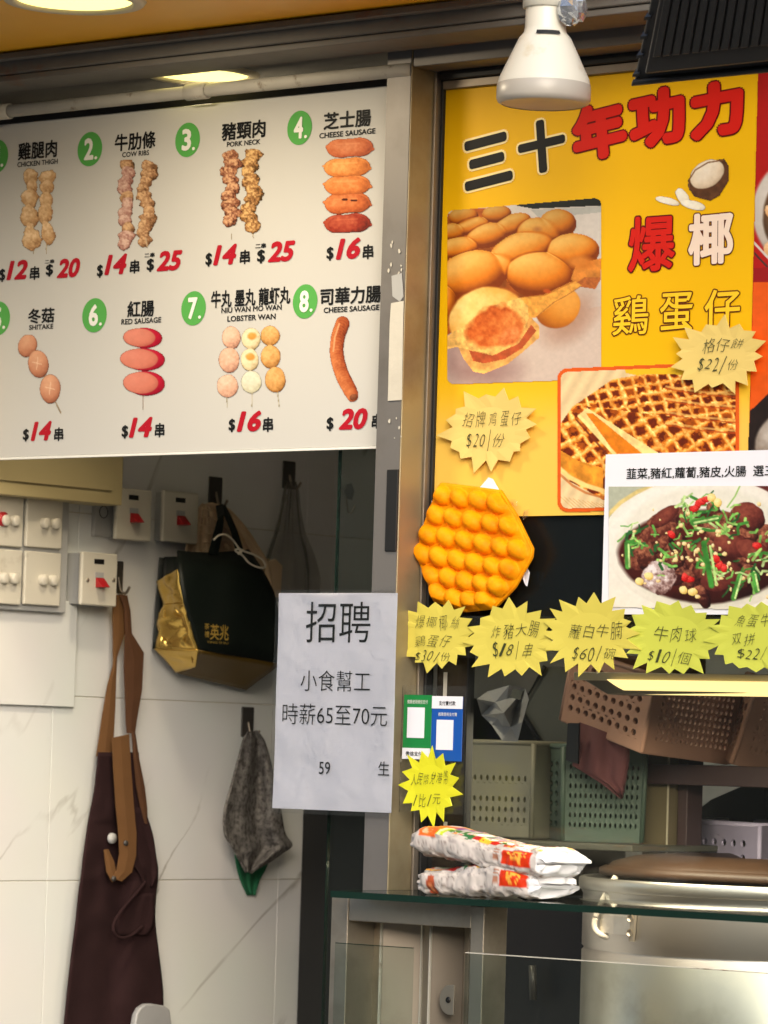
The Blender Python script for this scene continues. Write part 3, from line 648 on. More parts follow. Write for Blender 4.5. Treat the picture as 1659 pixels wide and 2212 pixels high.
for (x, y, rx, ry, a, lv) in bub:
    ar = math.radians(a); dx, dy = i.X - x, i.Y - y; u_ = (dx * math.cos(ar) + dy * math.sin(ar)) / rx; v_ = (-dx * math.sin(ar) + dy * math.cos(ar)) / ry
    r_ = np.sqrt(u_ * u_ + v_ * v_); hk = ry * np.sqrt(np.clip(1.06 - r_ ** 2.3, 0, 2)) + (y * .22 if lv else 0) * (r_ < 1.06)
    wk = np.exp(np.clip(hk, 0, 700) / 16.); Hs = Hs + hk * wk; wgt = wgt + wk
Hs = Hs / wgt
gyy, gxx = np.gradient(Hs); sxp = i.X[0, 1] - i.X[0, 0]; syp = i.Y[1, 0] - i.Y[0, 0]; gxx = gxx / sxp; gyy = (gyy - .22 * 0) / syp
nl = 1 / np.sqrt(1 + gxx ** 2 + gyy ** 2); lit = np.clip((.30 * gxx + .62 * gyy * 1.0 + .62) * nl, 0, 1)
lit = np.clip(lit * .95 + .05 + .08 * (fbm(i.X, i.Y, 40, 91) - .5), 0, 1)
dk_, md_, lt_ = np.array((116, 44, 6.)), np.array((222, 124, 26.)), np.array((252, 204, 112.))
kk = lit[..., None]; cb_ = np.where(kk < .5, dk_ + (md_ - dk_) * kk * 2, md_ + (lt_ - md_) * (kk - .5) * 2)
far = np.clip((520 - i.Y) / 500, 0, 1)[..., None]; cb_ = cb_ * (1 - .22 * far)
mb_ = np.clip((Hs - 14) / 10, 0, 1)
i.blob(1130, 1020, 225, 195, -30, (140, 66, 14), (206, 124, 34), (240, 176, 84), .03, 322, .05, lx=.4, ly=-.5)
i.put(mb_, cb_)
i.blob(940, 290, 60, 36, 0, (150, 90, 40), (170, 106, 50), (190, 124, 66), .1, 5, .05, soft=.9)
i.poly([(1290, 770), (1530, 570), (1530, 760), (1480, 850), (1350, 830)], (176, 96, 44), .2); i.poly([(1250, 760), (1300, 620), (1540, 560), (1530, 740), (1380, 740), (1300, 790)], (210, 130, 52), .25, 4, 60)
i.blob(1340, 600, 170, 80, 0, (190, 96, 26), (206, 116, 36), (220, 140, 60), .1, 9, .1, soft=.6)
i.poly([(780, 930), (1000, 900), (1280, 770), (1355, 815), (1100, 985), (920, 1120), (840, 1120)], (228, 158, 66), .22, 6, 30)
i.line([(800, 925), (1010, 905), (1285, 775)], 12, (168, 88, 26), .6)
i.line([(1350, 820), (1200, 915), (1090, 975), (930, 1110)], 8, (140, 76, 34), .7)
i.blob(1030, 868, 48, 26, 10, (170, 60, 20), (180, 70, 24), (190, 90, 30), .2, 5, .1, soft=.5)
i.poly([(130, 1300), (560, 1420), (800, 1200), (870, 1100), (960, 1200), (960, 1300), (800, 1440), (660, 1550), (440, 1640), (340, 1620), (250, 1500), (200, 1390)], (236, 172, 92), .3, 8, 60)
i.poly([(300, 1420), (520, 1470), (760, 1360), (880, 1180), (930, 1240), (800, 1400), (640, 1500), (440, 1545), (340, 1520)], (186, 84, 44), .3, 9, 80)
i.blob(480, 1130, 375, 305, -8, (160, 88, 28), (238, 172, 76), (255, 230, 150), .05, 326, .22, lx=-.5, ly=-.5)
i.poly([(95, 1290), (260, 1180), (500, 1010), (780, 930), (850, 1010), (860, 1120), (800, 1270), (680, 1390), (480, 1450), (330, 1420), (180, 1390), (100, 1410)], (240, 186, 100), .3, 10, 40)
i.blob(560, 1200, 290, 185, -18, (160, 62, 16), (206, 98, 36), (232, 148, 74), .38, 328, .6, lx=.2, ly=.3, soft=.2, ns=150)
i.blob(690, 1290, 140, 90, -35, (176, 70, 30), (212, 108, 50), (238, 156, 90), .2, 330, .4, soft=.4)
i.build('egg_waffle_picture', SP, yp, clip=rrect(96, 20, 1538, 1724, 70, 90, -22, 16, -30))
# waffle photograph with an orange rounded border
T = (1179, .289, 757, .289)
def warp_outline(d): return rrect(82 + d, 120 + d, 1450 - d, 1205 - d, max(20, 90 - d), 10, -38, 6, -30)
i = Ink(50, 60, 1470, 1225, T, 1.8, bg=(222, 92, 26)); i.build('picture_border', ('Y', YP - .0012), yp, clip=warp_outline(0))
i = Ink(70, 80, 1460, 1220, T, 1.5, bg=(240, 210, 160))
st_ = np.sin((i.X * .8 + i.Y * .45) / 14.) * .5 + .5; i.c *= (1 - .09 * st_)[..., None]
i.poly([(560, 60), (1050, 60), (1050, 210), (700, 190), (600, 170)], (238, 190, 34))
outl = [(100, 560), (200, 420), (390, 290), (500, 215), (760, 175), (1000, 180), (1440, 250), (1440, 800), (430, 1120), (330, 1060), (180, 980), (100, 880)]
inm = i.inpoly(outl)
n1 = fbm(i.X, i.Y, 90, 11); n2 = fbm(i.X, i.Y, 26, 12)
def lat(ax_, ay_, bx_, by_, s, warp=12):
    xx = i.X + warp * (n1 - .5) * 4; yy = i.Y + warp * (n2 - .5) * 3
    u = (xx * ax_ + yy * ay_) / s; v = (xx * bx_ + yy * by_) / s
    fu = np.abs((u % 1) - .5) * 2; fv = np.abs((v % 1) - .5) * 2
    return fu, fv, u, v
fu, fv, u, v = lat(.46, .86, .86, -.56, 112, 16)
back = i.Y < 430 + (i.X - 400) * .12
fu2, fv2, _, _ = lat(.20, 1.3, 1.0, -.30, 96, 14)
fu = np.where(back, fu2, fu); fv = np.where(back, fv2, fv)
ridge = np.clip(np.maximum(fu, fv) * 3.2 - 2.0, 0, 1)
hole = np.clip(1.35 - 1.75 * np.maximum(fu * 1.1, fv), 0, 1)
base = np.array((228, 122, 20.)); col = base + (np.array((250, 204, 120.)) - base) * (ridge * n2 * 1.5)[..., None]
col = col + (np.array((104, 34, 8.)) - col) * np.clip(hole * 2.2, 0, 1)[..., None] * (.55 + .45 * (n1 > .45))[..., None]
col = col * (.78 + .5 * n2)[..., None]
k_ = inm[..., None].astype(float); i.c = i.c * (1 - k_) + np.clip(col, 0, 255) * k_
for y in (330, 420, 520, 600):                                            # stacked waffles behind on the right
    i.line([(900, y - 60), (1160, y - 20), (1440, y)], 16, (246, 190, 104), .7, .3); i.line([(900, y - 44), (1160, y), (1440, y + 20)], 12, (190, 80, 24), .7, .3)
i.poly([(245, 480), (310, 430), (800, 740), (900, 800), (700, 820), (560, 800)], (250, 214, 140), .15, 5, 40)
i.poly([(300, 470), (350, 470), (720, 770), (700, 800), (520, 770)], (226, 128, 26), .2, 6, 50)
i.line([(250, 490), (520, 780)], 26, (250, 218, 140), 1, .2); i.line([(230, 520), (470, 790)], 14, (120, 50, 26), .8, .3)
i.poly([(100, 740), (230, 820), (430, 880), (430, 1060), (300, 1010), (180, 930), (100, 860)], (232, 148, 44), .3, 7, 60)
i.line([(100, 880), (180, 950), (300, 1010), (430, 1050)], 34, (250, 206, 128), 1, .15); i.line([(105, 925), (200, 1010), (300, 1065), (430, 1100)], 18, (190, 100, 40), .7, .3)
for k in range(12): i.line([(105 + k * 34, 1090 + 6 * k), (200 + k * 30, 1175)], 6, (206, 160, 100), .7)
i.build('waffle_picture', SP2, yp, clip=warp_outline(27))
# coconut
T = Z3 = (829.4, .5, 0, .5)
i = Ink(1160, 680, 1500, 925, T, 1.3)
i.poly([(1310, 800), (1340, 730), (1400, 695), (1470, 685), (1492, 720), (1490, 780), (1450, 845), (1410, 868), (1340, 850)], (88, 54, 32), .3)
i.blob(1395, 752, 82, 58, -34, (176, 150, 120), (226, 206, 178), (248, 238, 220), .05, 6, .15); i.line([(1320, 820), (1316, 780), (1345, 735), (1400, 702), (1465, 692)], 6, (120, 80, 46), .9)
for x, y, rx, ry, a in ((1225, 868, 55, 16, 14), (1290, 850, 24, 42, -35), (1335, 886, 58, 20, 14)): i.blob(x, y, rx, ry, a, (196, 180, 150), (236, 226, 204), (250, 246, 232), .12, x, .2)
i.build('coconut_picture', SP, yp)
# ================================================================== red poster at the right edge
rp = thing('red_poster', (.7, YP, 1.9), 'red and orange poster of a noodle pot, cut by the frame', 'poster')
x0r = pY(1636, 400, YP).x + .001
i = Ink(1600, 100, 1800, 1000, (0, 1, 0, 1), 1.8, bg=(176, 24, 22))
i.poly([(1590, 608), (1810, 600), (1810, 1010), (1590, 1010)], (226, 88, 20), .05)
i.blob(1730, 460, 108, 122, 0, (120, 100, 90), (190, 180, 170), (226, 218, 206), .02, 3, .1); i.blob(1740, 466, 94, 106, 0, (60, 40, 30), (84, 60, 40), (120, 80, 50), .05, 4, .3)
for k in range(26): i.blob(1660 + rng.random() * 130, 385 + rng.random() * 165, 12 + rng.random() * 14, 10 + rng.random() * 14, rng.random() * 90, (150, 84, 50), (216, 158, 104), (244, 214, 170), .2, 400 + k, .3)
i.line([(1625, 520), (1690, 590)], 5, (210, 200, 190)); i.line([(1628, 545), (1670, 590)], 4, (60, 50, 44))
i.poly([(1590, 580), (1810, 572), (1810, 610), (1590, 610)], (150, 22, 26))
i.poly([(1600, 905), (1640, 870), (1680, 830), (1810, 800), (1810, 1010), (1600, 1010)], (36, 26, 24), .2)
i.blob(1720, 965, 92, 86, 0, (60, 48, 40), (120, 104, 90), (214, 206, 196), .03, 5, .15)
i.build('poster_print', ('Y', YP - .0012), rp, clip=[(1637, 150), (1800, 130), (1800, 985), (1614, 985), (1619, 900)])
box('poster_sheet', x0r - .004, x0r + .30, YP - .0002, YP + .0008, pY(1640, 990, YP).z, pY(1640, 140, YP).z, 'redtitle', rp)

# ================================================================== white dish poster
YD = YP - .012
SD = ('Y', YD - .0008); SD2 = ('Y', YD - .0014)
dp = thing('dish_poster', (.45, YD, 1.8), 'white poster with a plate of braised meat and green scallions', 'poster')
xa = pY(1304, 1150, YD).x; zt_ = pY(1330, 981, YD).z; zb_ = pY(1330, 1327, YD).z
box('poster_sheet', xa, xa + .42, YD, YD + .0015, zb_, zt_, 'paper', dp)
text('poster_lettering', '韮菜,豬紅,蘿蔔,豬皮,火腸  選三樣', 1524, 1020, 346, 25, SD, 'ink', dp, .012)
T = (1097, .3386, 960, .3386)
i = Ink(610, 240, 1800, 1060, T, 1.4, bg=(232, 226, 214))
i.poly([(640, 268), (965, 268), (800, 330), (700, 400), (640, 480)], (176, 180, 160), .05)
i.line([(640, 450), (720, 370), (830, 300), (960, 262)], 26, (214, 190, 120), .9, .2)
i.poly([(1530, 262), (1800, 262), (1800, 360), (1659, 310)], (96, 40, 36), .2)
i.blob(1260, 640, 640, 440, 0, (214, 206, 190), (232, 226, 214), (244, 240, 232), .0, 3, .03, soft=.02)
i.blob(1260, 655, 590, 400, 0, (200, 196, 176), (222, 218, 202), (238, 232, 220), .0, 3, .03, soft=.1)
i.blob(1240, 720, 540, 305, 2, (24, 10, 10), (60, 22, 18), (104, 36, 26), .06, 5, .3)
R = random.Random(5)
for k in range(60):
    a = R.random() * 6.28; q = math.sqrt(R.random()); x = 1250 + 440 * q * math.cos(a); y = 680 + 270 * q * math.sin(a)
    i.blob(x, y, 50 + R.random() * 60, 34 + R.random() * 40, R.random() * 180, (30, 12, 12), R.choice([(78, 34, 26), (96, 44, 34), (64, 26, 24)]), (176, 110, 80), .2, 500 + k, .5)
for x, y, a, b, r in ((1430, 640, 130, 80, 20), (1590, 700, 150, 70, 30), (1360, 850, 140, 90, -20), (1000, 460, 110, 50, -35), (1540, 460, 110, 90, 30)): i.blob(x, y, a, b, r, (40, 14, 14), (92, 38, 32), (150, 76, 58), .12, int(x), .3)
i.blob(965, 850, 112, 112, 30, (84, 50, 46), (170, 140, 134), (236, 224, 222), .2, 12, .8, ns=60)
for k in range(150):
    a = R.random() * 6.28; q = R.random() ** .5; x = 1200 + 400 * q * math.cos(a); y = 560 + 250 * q * math.sin(a)
    cx, cy = R.choice([(1180, 400), (820, 600), (1050, 680), (1380, 480), (1290, 760), (1480, 870), (1160, 520), (1650, 700)]); x = cx + R.gauss(0, 70); y = cy + R.gauss(0, 62)
    an = R.choice([-1.2, -.8, -.5, -.2, 1.2, .4]) + R.gauss(0, .25); L = R.uniform(30, 90); dx, dy = L * math.cos(an), L * math.sin(an); b = R.uniform(-14, 14)
    c = R.choice([(62, 128, 50), (96, 162, 70), (150, 196, 100), (38, 92, 44), (120, 178, 84), (186, 212, 140)])
    i.line([(x - dx / 2, y - dy / 2), (x + b, y + b), (x + dx / 2, y + dy / 2)], R.uniform(8, 20), c, 1, .35, k)
for k in range(70):
    x = 1230 + R.gauss(0, 230); y = 700 + R.gauss(0, 140)
    i.blob(x, y, 6 + R.random() * 12, 6 + R.random() * 10, 0, (170, 130, 70), (226, 196, 130), (250, 236, 190), .2, 700 + k, .3)
for x, y in ((1215, 380), (1240, 365), (1190, 410), (1045, 575), (1590, 645), (1350, 770), (1380, 790), (1160, 860), (1130, 850), (1265, 350), (1330, 730)): i.blob(x, y, 30, 22, R.random() * 180, (120, 10, 12), (200, 24, 24), (240, 90, 80), .3, int(x + y), .4)
for x, y in ((1300, 340), (1340, 372), (1120, 930), (1180, 940), (840, 875), (900, 840)): i.blob(x, y, 30, 26, R.random() * 90, (190, 150, 60), (234, 204, 120), (252, 238, 180), .2, int(x * y), .3)
i.line([(1480, 265), (1450, 330), (1400, 400)], 10, (150, 190, 100)); i.line([(1250, 630), (1300, 900)], 36, (60, 130, 50), 1, .4); i.line([(1290, 650), (1330, 890)], 16, (180, 214, 130), 1, .3)
for a, b in (((760, 640), (765, 780)), ((1480, 840), (1440, 980)), ((1570, 830), (1590, 930)), ((1180, 500), (1330, 470))): i.line([a, b], 34, (74, 144, 58), 1, .5); i.line([(a[0] + 10, a[1]), (b[0] + 10, b[1])], 12, (190, 216, 140), 1, .3)
for k in range(12): x = 700 + k * 10; 
i.build('dish_picture', SD2, dp, clip=[(640, 266), (1800, 262), (1800, 1060), (640, 1040)])

# ================================================================== star-shaped price cards
def star(cx, cy, rx, ry, n, Y, m, lines, label, seed, rot=0., group='yellow starburst price cards', inner=.79, penm='pen'):
    rx *= 1.05; ry *= 1.03
    R = random.Random(seed); t = thing('price_card', pY(cx, cy, Y), label, 'price card', group)
    ctr = pY(cx, cy, Y); U = (pY(cx + rx, cy, Y) - pY(cx - rx, cy, Y)).x / 2; Vv = (pY(cx, cy - ry, Y) - pY(cx, cy + ry, Y)).z / 2
    pts = []; rim = []
    for k in range(n * 2):
        a = math.pi * k / n + rot + R.uniform(-.05, .05); r = (R.uniform(.86, 1.13) if k % 2 == 0 else inner * R.uniform(.94, 1.05))
        x, z = U * r * math.cos(a), Vv * r * math.sin(a)
        pts.append((ctr.x + x, Y - (.0016 * R.random() + (.0015 if k % 2 == 0 else 0)), ctr.z + z))
    v = [(ctr.x, Y, ctr.z)]; k2 = n * 2
    mid = [(ctr.x + U * .55 * math.cos(2 * math.pi * k / k2 + rot), Y, ctr.z + Vv * .55 * math.sin(2 * math.pi * k / k2 + rot)) for k in range(k2)]
    v += mid + pts
    f = [(0, 1 + k, 1 + (k + 1) % k2) for k in range(k2)] + [(1 + k, 1 + k2 + k, 1 + k2 + (k + 1) % k2, 1 + (k + 1) % k2) for k in range(k2)]
    mk('card', v, f, m, t, solid=.0009, off=1)
    hand('handwriting', lines, ('Y', Y - .0022), penm, t, seed)
    return t
star(1057, 927, 98, 84, 16, YP - .008, 'star_pale', [('招牌鸡蛋仔', 1064, 905, 130, 30, -6), ('$20/份', 1048, 951, 84, 30, -4)], 'pale star card under the egg waffle photo, offering it at $20', 3, .1)
star(1553, 768, 97, 78, 16, YP - .010, 'star_pale', [('格仔餅', 1562, 744, 92, 28, -6), ('$22/份', 1552, 788, 92, 27, 2)], 'pale star card over the right edge of the yellow poster', 5, .3)
YS = 0.025
star(941, 1373, 86, 76, 17, .028, 'star_y', [('爆椰椰絲', 945, 1344, 100, 28, 6), ('鷄蛋仔', 935, 1385, 84, 26, -4), ('$30/份', 935, 1418, 80, 22, 0)], 'leftmost star card of the row, three lines, by the steel post', 11, .15)
star(1106, 1383, 98, 82, 17, .026, 'star_y', [('炸豬大腸', 1112, 1362, 108, 31, -8), ('$18/串', 1108, 1405, 92, 30, 2)], 'star card offering fried pork intestine, below the egg waffle model', 12, .2)
star(1273, 1370, 101, 82, 18, .024, 'star_y', [('蘿白牛腩', 1287, 1362, 118, 34, -4), ('$60/碗', 1284, 1412, 98, 28, -2)], 'star card offering radish and beef brisket, under the black panel', 13, .05)
star(1453, 1377, 106, 82, 18, .026, 'star_g', [('牛肉球', 1460, 1370, 96, 34, 4), ('$10/個', 1446, 1420, 96, 28, 8)], 'greenish star card offering beef balls, under the dish poster', 14, .1)
star(1632, 1375, 100, 80, 17, .024, 'star_g', [('魚蛋牛丸', 1640, 1340, 110, 28, 0), ('双拼', 1605, 1380, 56, 26, 0), ('$22/份', 1640, 1412, 96, 24, -3)], 'star card offering a fish ball combination, cut by the right edge', 15, .3)
star(930, 1698, 62, 82, 15, -.004 + .012, 'star_f', [('人民幣兌港幣', 928, 1682, 84, 26, -6), ('1比1元', 922, 1728, 62, 26, -4)], 'fluorescent star card below the green and blue cards', 16, .25, group='yellow starburst price cards', inner=.72)
# clear strip that carries the row of cards
cs = thing('clear_card_strip', (px1, .03, zd0), 'clear plastic strip carrying the row of star cards', 'plastic strip')
a = pY(905, 1330, .034); b = pY(905, 1420, .034)
box('strip', px1 + .02, 1.0, .0335, .0345, b.z, a.z, 'sleeve', cs)
a = pY(868, 1480, .016); b = pY(1000, 1760, .016)
box('hanging_film', px1 + .003, b.x, .0155, .0163, b.z, a.z, 'sleeve', cs)

# ================================================================== egg waffle model
T = (877.7, .18186, 1014.8, .18186)     # close-up scale 550/1659/1.823
def Z(x, y, Y): return pY(T[0] + x * T[1], T[2] + y * T[3], Y)
ew = thing('egg_waffle_model', Z(780, 950, YP), 'orange hexagonal egg waffle model taped below the yellow poster', 'food model')
YW = .050
hexp = [(415, 150), (760, 195), (1110, 240), (1290, 520), (1490, 930), (1480, 1040), (1280, 1400), (1040, 1650), (690, 1690), (330, 1570), (230, 1270), (112, 1010), (112, 930), (230, 590), (330, 330)]
rows = [[(450, 300), (667, 340), (888, 370), (1102, 405)], [(375, 535), (592, 575), (815, 612), (1032, 645), (1240, 668)],
        [(293, 770), (512, 808), (732, 845), (952, 885), (1155, 920), (1350, 950)], [(215, 1000), (428, 1038), (640, 1075), (852, 1115), (1060, 1150), (1250, 1180)],
        [(322, 1255), (540, 1290), (742, 1330), (928, 1355), (1115, 1385)], [(405, 1470), (612, 1535), (790, 1555), (960, 1560)]]
ctrs = [c for r in rows for c in r]
mtf = thing  # noqa
gx, gy = np.meshgrid(np.linspace(90, 1510, 150), np.linspace(130, 1710, 165))
class _E: pass
e = _E(); e.X, e.Y = gx, gy
inside = Ink.inpoly(e, hexp)
# height field: a domed bump at every egg, rounded rim
dist = np.full(gx.shape, 1e9)
for (x1, y1), (x2, y2) in zip(hexp, hexp[1:] + hexp[:1]):
    L = (x2 - x1) ** 2 + (y2 - y1) ** 2; t_ = np.clip(((gx - x1) * (x2 - x1) + (gy - y1) * (y2 - y1)) / L, 0, 1); dist = np.minimum(dist, np.hypot(gx - x1 - t_ * (x2 - x1), gy - y1 - t_ * (y2 - y1)))
hgt = np.zeros(gx.shape)
for k, (cx, cy) in enumerate(ctrs):
    a = math.radians(28); dx, dy = gx - cx, gy - cy; u_ = (dx * math.cos(a) - dy * math.sin(a)); 
    u_ = dx * math.cos(a) + dy * math.sin(a); v_ = -dx * math.sin(a) + dy * math.cos(a)
    # eggs are longer down-right
    u2 = dx * math.cos(math.radians(58)) + dy * math.sin(math.radians(58)); v2 = -dx * math.sin(math.radians(58)) + dy * math.cos(math.radians(58))
    r = np.sqrt((u2 / 134) ** 2 + (v2 / 98) ** 2); r = r * rng.uniform(.94, 1.06); hgt = np.maximum(hgt, rng.uniform(.86, 1.08) * np.sqrt(np.clip(1 - r ** 2.1, 0, 1)))
hgt = hgt * .0150 * np.clip(dist / 60, .25, 1)
hgt = hgt - .004 * np.exp(-(dist / 26) ** 2) * 0
edge = np.clip(dist / 22, 0, 1); hgt = hgt + .004 * np.sqrt(np.clip(1 - (1 - edge) ** 2, 0, 1)) + .0006 * (fbm(gx, gy, 60, 5) - .5)
P3 = hit(T[0] + gx * T[1], T[2] + gy * T[3], 1, YW); P3[..., 1] -= hgt
idx = np.arange(gx.size).reshape(gx.shape); q = np.stack([idx[:-1, :-1], idx[1:, :-1], idx[1:, 1:], idx[:-1, 1:]], -1).reshape(-1, 4)
q = q[inside.reshape(-1)[q].all(1)]; used = np.unique(q); rm = np.full(gx.size, -1); rm[used] = np.arange(len(used))
o = mk('moulded_front', P3.reshape(-1, 3)[used], rm[q].tolist(), 'waffle', ew, smooth=True)
big = [(780 + (x - 780) * 1.004, 940 + (y - 940) * 1.004) for x, y in hexp]
extrude_poly('backing_rim', [Z(x, y, YW - .0025) for x, y in big], (0, 1, 0), .007, 'waffle', ew, bev=.002)
for k, (pl, s_) in enumerate([([(980, 90), (1030, 110), (1110, 250), (1100, 262), (870, 215)], 1), ([(1240, 350), (1290, 345), (1325, 390), (1310, 440), (1270, 430)], 1), ([(1380, 560), (1400, 480), (1450, 470), (1440, 560), (1390, 592)], 1), ([(1385, 1300), (1400, 1210), (1440, 1175), (1465, 1220), (1435, 1385), (1415, 1370)], 1), ([(205, 480), (240, 450), (275, 470), (255, 540), (215, 545)], 1), ([(250, 400), (290, 350), (310, 380), (280, 450)], 1)]):
    mk('tape_scrap', [Z(x, y, YP - .004 - .0015 * math.sin(x)) for x, y in pl], [tuple(range(len(pl)))], 'sleeve' if k in (1, 2) else 'paper', ew, solid=.0005)

# ================================================================== hiring notice
YN = -.0045
nt = thing('hiring_notice', pY(724, 1754, YN), 'white hiring notice in a plastic sleeve on the post', 'notice')
a, b = pY(595, 1515, YN), pY(851, 1515, YN); zt2 = pY(727, 1281, YN).z; zb2 = pY(719, 1751, YN).z
nw, nh = 16, 26; V = []
for r_ in range(nh + 1):
    for c_ in range(nw + 1):
        u_, v_ = c_ / nw, r_ / nh
        V.append((a.x + (b.x - a.x) * u_, YN + .0024 * float(vnoise(np.array(u_ * 2.6), np.array(v_ * 3.9), 12)) + .0005 * math.sin(v_ * 40) * (abs(v_ - .5) < .02), zb2 + (zt2 - zb2) * v_))
mk('sheet', V, [(r_ * (nw + 1) + c_, r_ * (nw + 1) + c_ + 1, (r_ + 1) * (nw + 1) + c_ + 1, (r_ + 1) * (nw + 1) + c_) for r_ in range(nh) for c_ in range(nw)], 'paper', nt, smooth=True)
box('sleeve', a.x - .004, b.x + .003, YN - .0016, YN - .0012, zb2 - .006, zt2 + .004, 'sleeve', nt)
SN = ('Y', YN - .0006)
text('notice_lettering', '招聘', 730, 1344, 139, 88, SN, 'ink', nt, -.004)
text('notice_lettering', '小食幫工', 724, 1471, 150, 45, SN, 'ink', nt, -.008)
text('notice_lettering', '時薪65至70元', 722, 1544, 226, 45, SN, 'ink', nt, -.008)
text('notice_lettering', '59', 701, 1659, 24, 27, SN, 'ink', nt, 0)
text('notice_lettering', '生', 829, 1660, 24, 30, SN, 'ink', nt, 0)
tp = [(802, 1280), (806, 1271), (826, 1268), (832, 1272), (846, 1266), (855, 1270), (854, 1282)]
mk('tape_scrap', [pY(x, y, YN - .0022) for x, y in tp], [tuple(range(len(tp)))], 'sleeve', nt, solid=.0003)

# ================================================================== payment cards (codes left out)
YQ = .0135
def card(px0_, py0, px1_, py1, mm, label, top, win, foot):
    a, b = pY(px0_, (py0 + py1) / 2, YQ), pY(px1_, (py0 + py1) / 2, YQ); z1 = pY((px0_ + px1_) / 2, py0, YQ).z; z0 = pY((px0_ + px1_) / 2, py1, YQ).z
    t = thing('payment_card', (a.x, YQ, z0), label, 'payment card', 'payment cards below the star cards')
    box('card_face', a.x, b.x, YQ, YQ + .001, z0, z1, mm, t)
    for (x0_, y0_, x1_, y1_), m_, nm in ((win, 'paper', 'white_field'),) + ((foot, 'paper', 'white_band'),):
        A, B = pY(x0_, (y0_ + y1_) / 2, YQ), pY(x1_, (y0_ + y1_) / 2, YQ); box(nm, max(A.x, a.x), min(B.x, b.x), YQ - .0006, YQ - .0001, pY((x0_ + x1_) / 2, y1_, YQ).z, pY((x0_ + x1_) / 2, y0_, YQ).z, m_, t)
    return t
M['qgreen'] = mat('card_green', (28, 128, 62), .35, var=.05); M['qblue'] = mat('card_blue', (24, 82, 168), .35, var=.05)
t = card(871, 1501, 931, 1640, 'qgreen', 'green payment card with a white field', None, (880, 1528, 917, 1594), (868, 1616, 931, 1640))
text('card_lettering', '推薦使用微信支付', 902, 1516, 44, 9, ('Y', YQ - .0004), 'white', t, .0); text('card_lettering', '微信支付', 894, 1628, 36, 10, ('Y', YQ - .001), 'ink', t, .01)
t = card(932, 1505, 998, 1644, 'qblue', 'blue payment card with a white top band', None, (943, 1555, 979, 1620), (931, 1504, 1000, 1531))
text('card_lettering', '支付寶付款', 966, 1519, 36, 10, ('Y', YQ - .001), 'ink', t, .01); text('card_lettering', '推薦使用支付寶', 967, 1543, 40, 8, ('Y', YQ - .0004), 'white', t, .0)

# ================================================================== white lamp
YL = -.20
c = pY(1174, 215, YL); k = (pY(1278, 215, YL).x - pY(1070, 215, YL).x) * math.cos(TH) / math.cos(TH) / 2
rl = (pY(1278, 215, YL) - pY(1070, 215, YL)).length / 2 * math.cos(TH)
lp = thing('spot_lamp', (c.x, YL, c.z), 'white bell-shaped lamp hanging in front of the window head', 'lamp')
zz = lambda py: pY(1174, py, YL).z
prof = [(rl * .97, zz(222)), (rl * 1.0, zz(214)), (rl * .995, zz(184)), (rl * .96, zz(170)), (rl * .72, zz(118)), (rl * .56, zz(84)), (rl * .46, zz(72)), (rl * .44, zz(62)), (rl * .425, zz(-30))]
pr = [(r, z - c.z) for r, z in prof]
lathe('shade', c, pr[2:], 'lamp', lp, 64)
lathe('rim_band', c, [(rl * .90, zz(226) - c.z), (rl * .975, zz(222) - c.z), (rl * 1.008, zz(214) - c.z), (rl * 1.004, zz(186) - c.z), (rl * .99, zz(183.5) - c.z)], 'lampband', lp, 64)
lathe('lens', c, [(.0005, zz(218) - c.z), (rl * .6, zz(221) - c.z), (rl * .90, zz(225) - c.z)], 'lampband', lp, 48)
lathe('collar', c, [(rl * .445, zz(20) - c.z), (rl * .50, zz(18) - c.z), (rl * .50, zz(-40) - c.z)], 'lamp', lp, 48)
va = [];  fa = []
for k2 in range(9):
    a = -math.pi / 2 + TH - .62 + .9 * k2 / 8 + .25
    for dz in (zz(82), zz(74)): va.append((c.x + rl * .60 * math.cos(a) * (1 if dz < zz(78) else .93), YL + rl * .60 * math.sin(a) * (1 if dz < zz(78) else .93), dz))
for k2 in range(8): fa.append((2 * k2, 2 * k2 + 2, 2 * k2 + 3, 2 * k2 + 1))
mk('slot', va, fa, 'dark', lp)
# crumpled foil joint by the neck
V = []; Fc = []; n1_, n2_ = 9, 14; cc = pY(1236, 18, YL)
for a_ in range(n1_):
    th = math.pi * a_ / (n1_ - 1)
    for b_ in range(n2_):
        ph = 2 * math.pi * b_ / n2_; rr = .019 * rng.uniform(.82, 1.15)
        V.append((cc.x + rr * math.sin(th) * math.cos(ph), cc.y + rr * math.sin(th) * math.sin(ph), cc.z + rr * 1.1 * math.cos(th)))
for a_ in range(n1_ - 1):
    for b_ in range(n2_): Fc.append((a_ * n2_ + b_, a_ * n2_ + (b_ + 1) % n2_, (a_ + 1) * n2_ + (b_ + 1) % n2_, (a_ + 1) * n2_ + b_))
mk('foil_wrap', V, Fc, 'foil', lp)
lathe('mount_tube', (c.x, YL, c.z), [(rl * .36, zz(-25) - c.z), (rl * .36, .25)], 'lamp', lp, 24)

# ================================================================== floodlight
YFl = -.30
def q(x, y, dy=0.): return pY(829.4 + .5 * x, .5 * y, YFl + dy)
fl = thing('floodlight', q(1400, 200), 'black finned floodlight hanging at the top right', 'floodlight')
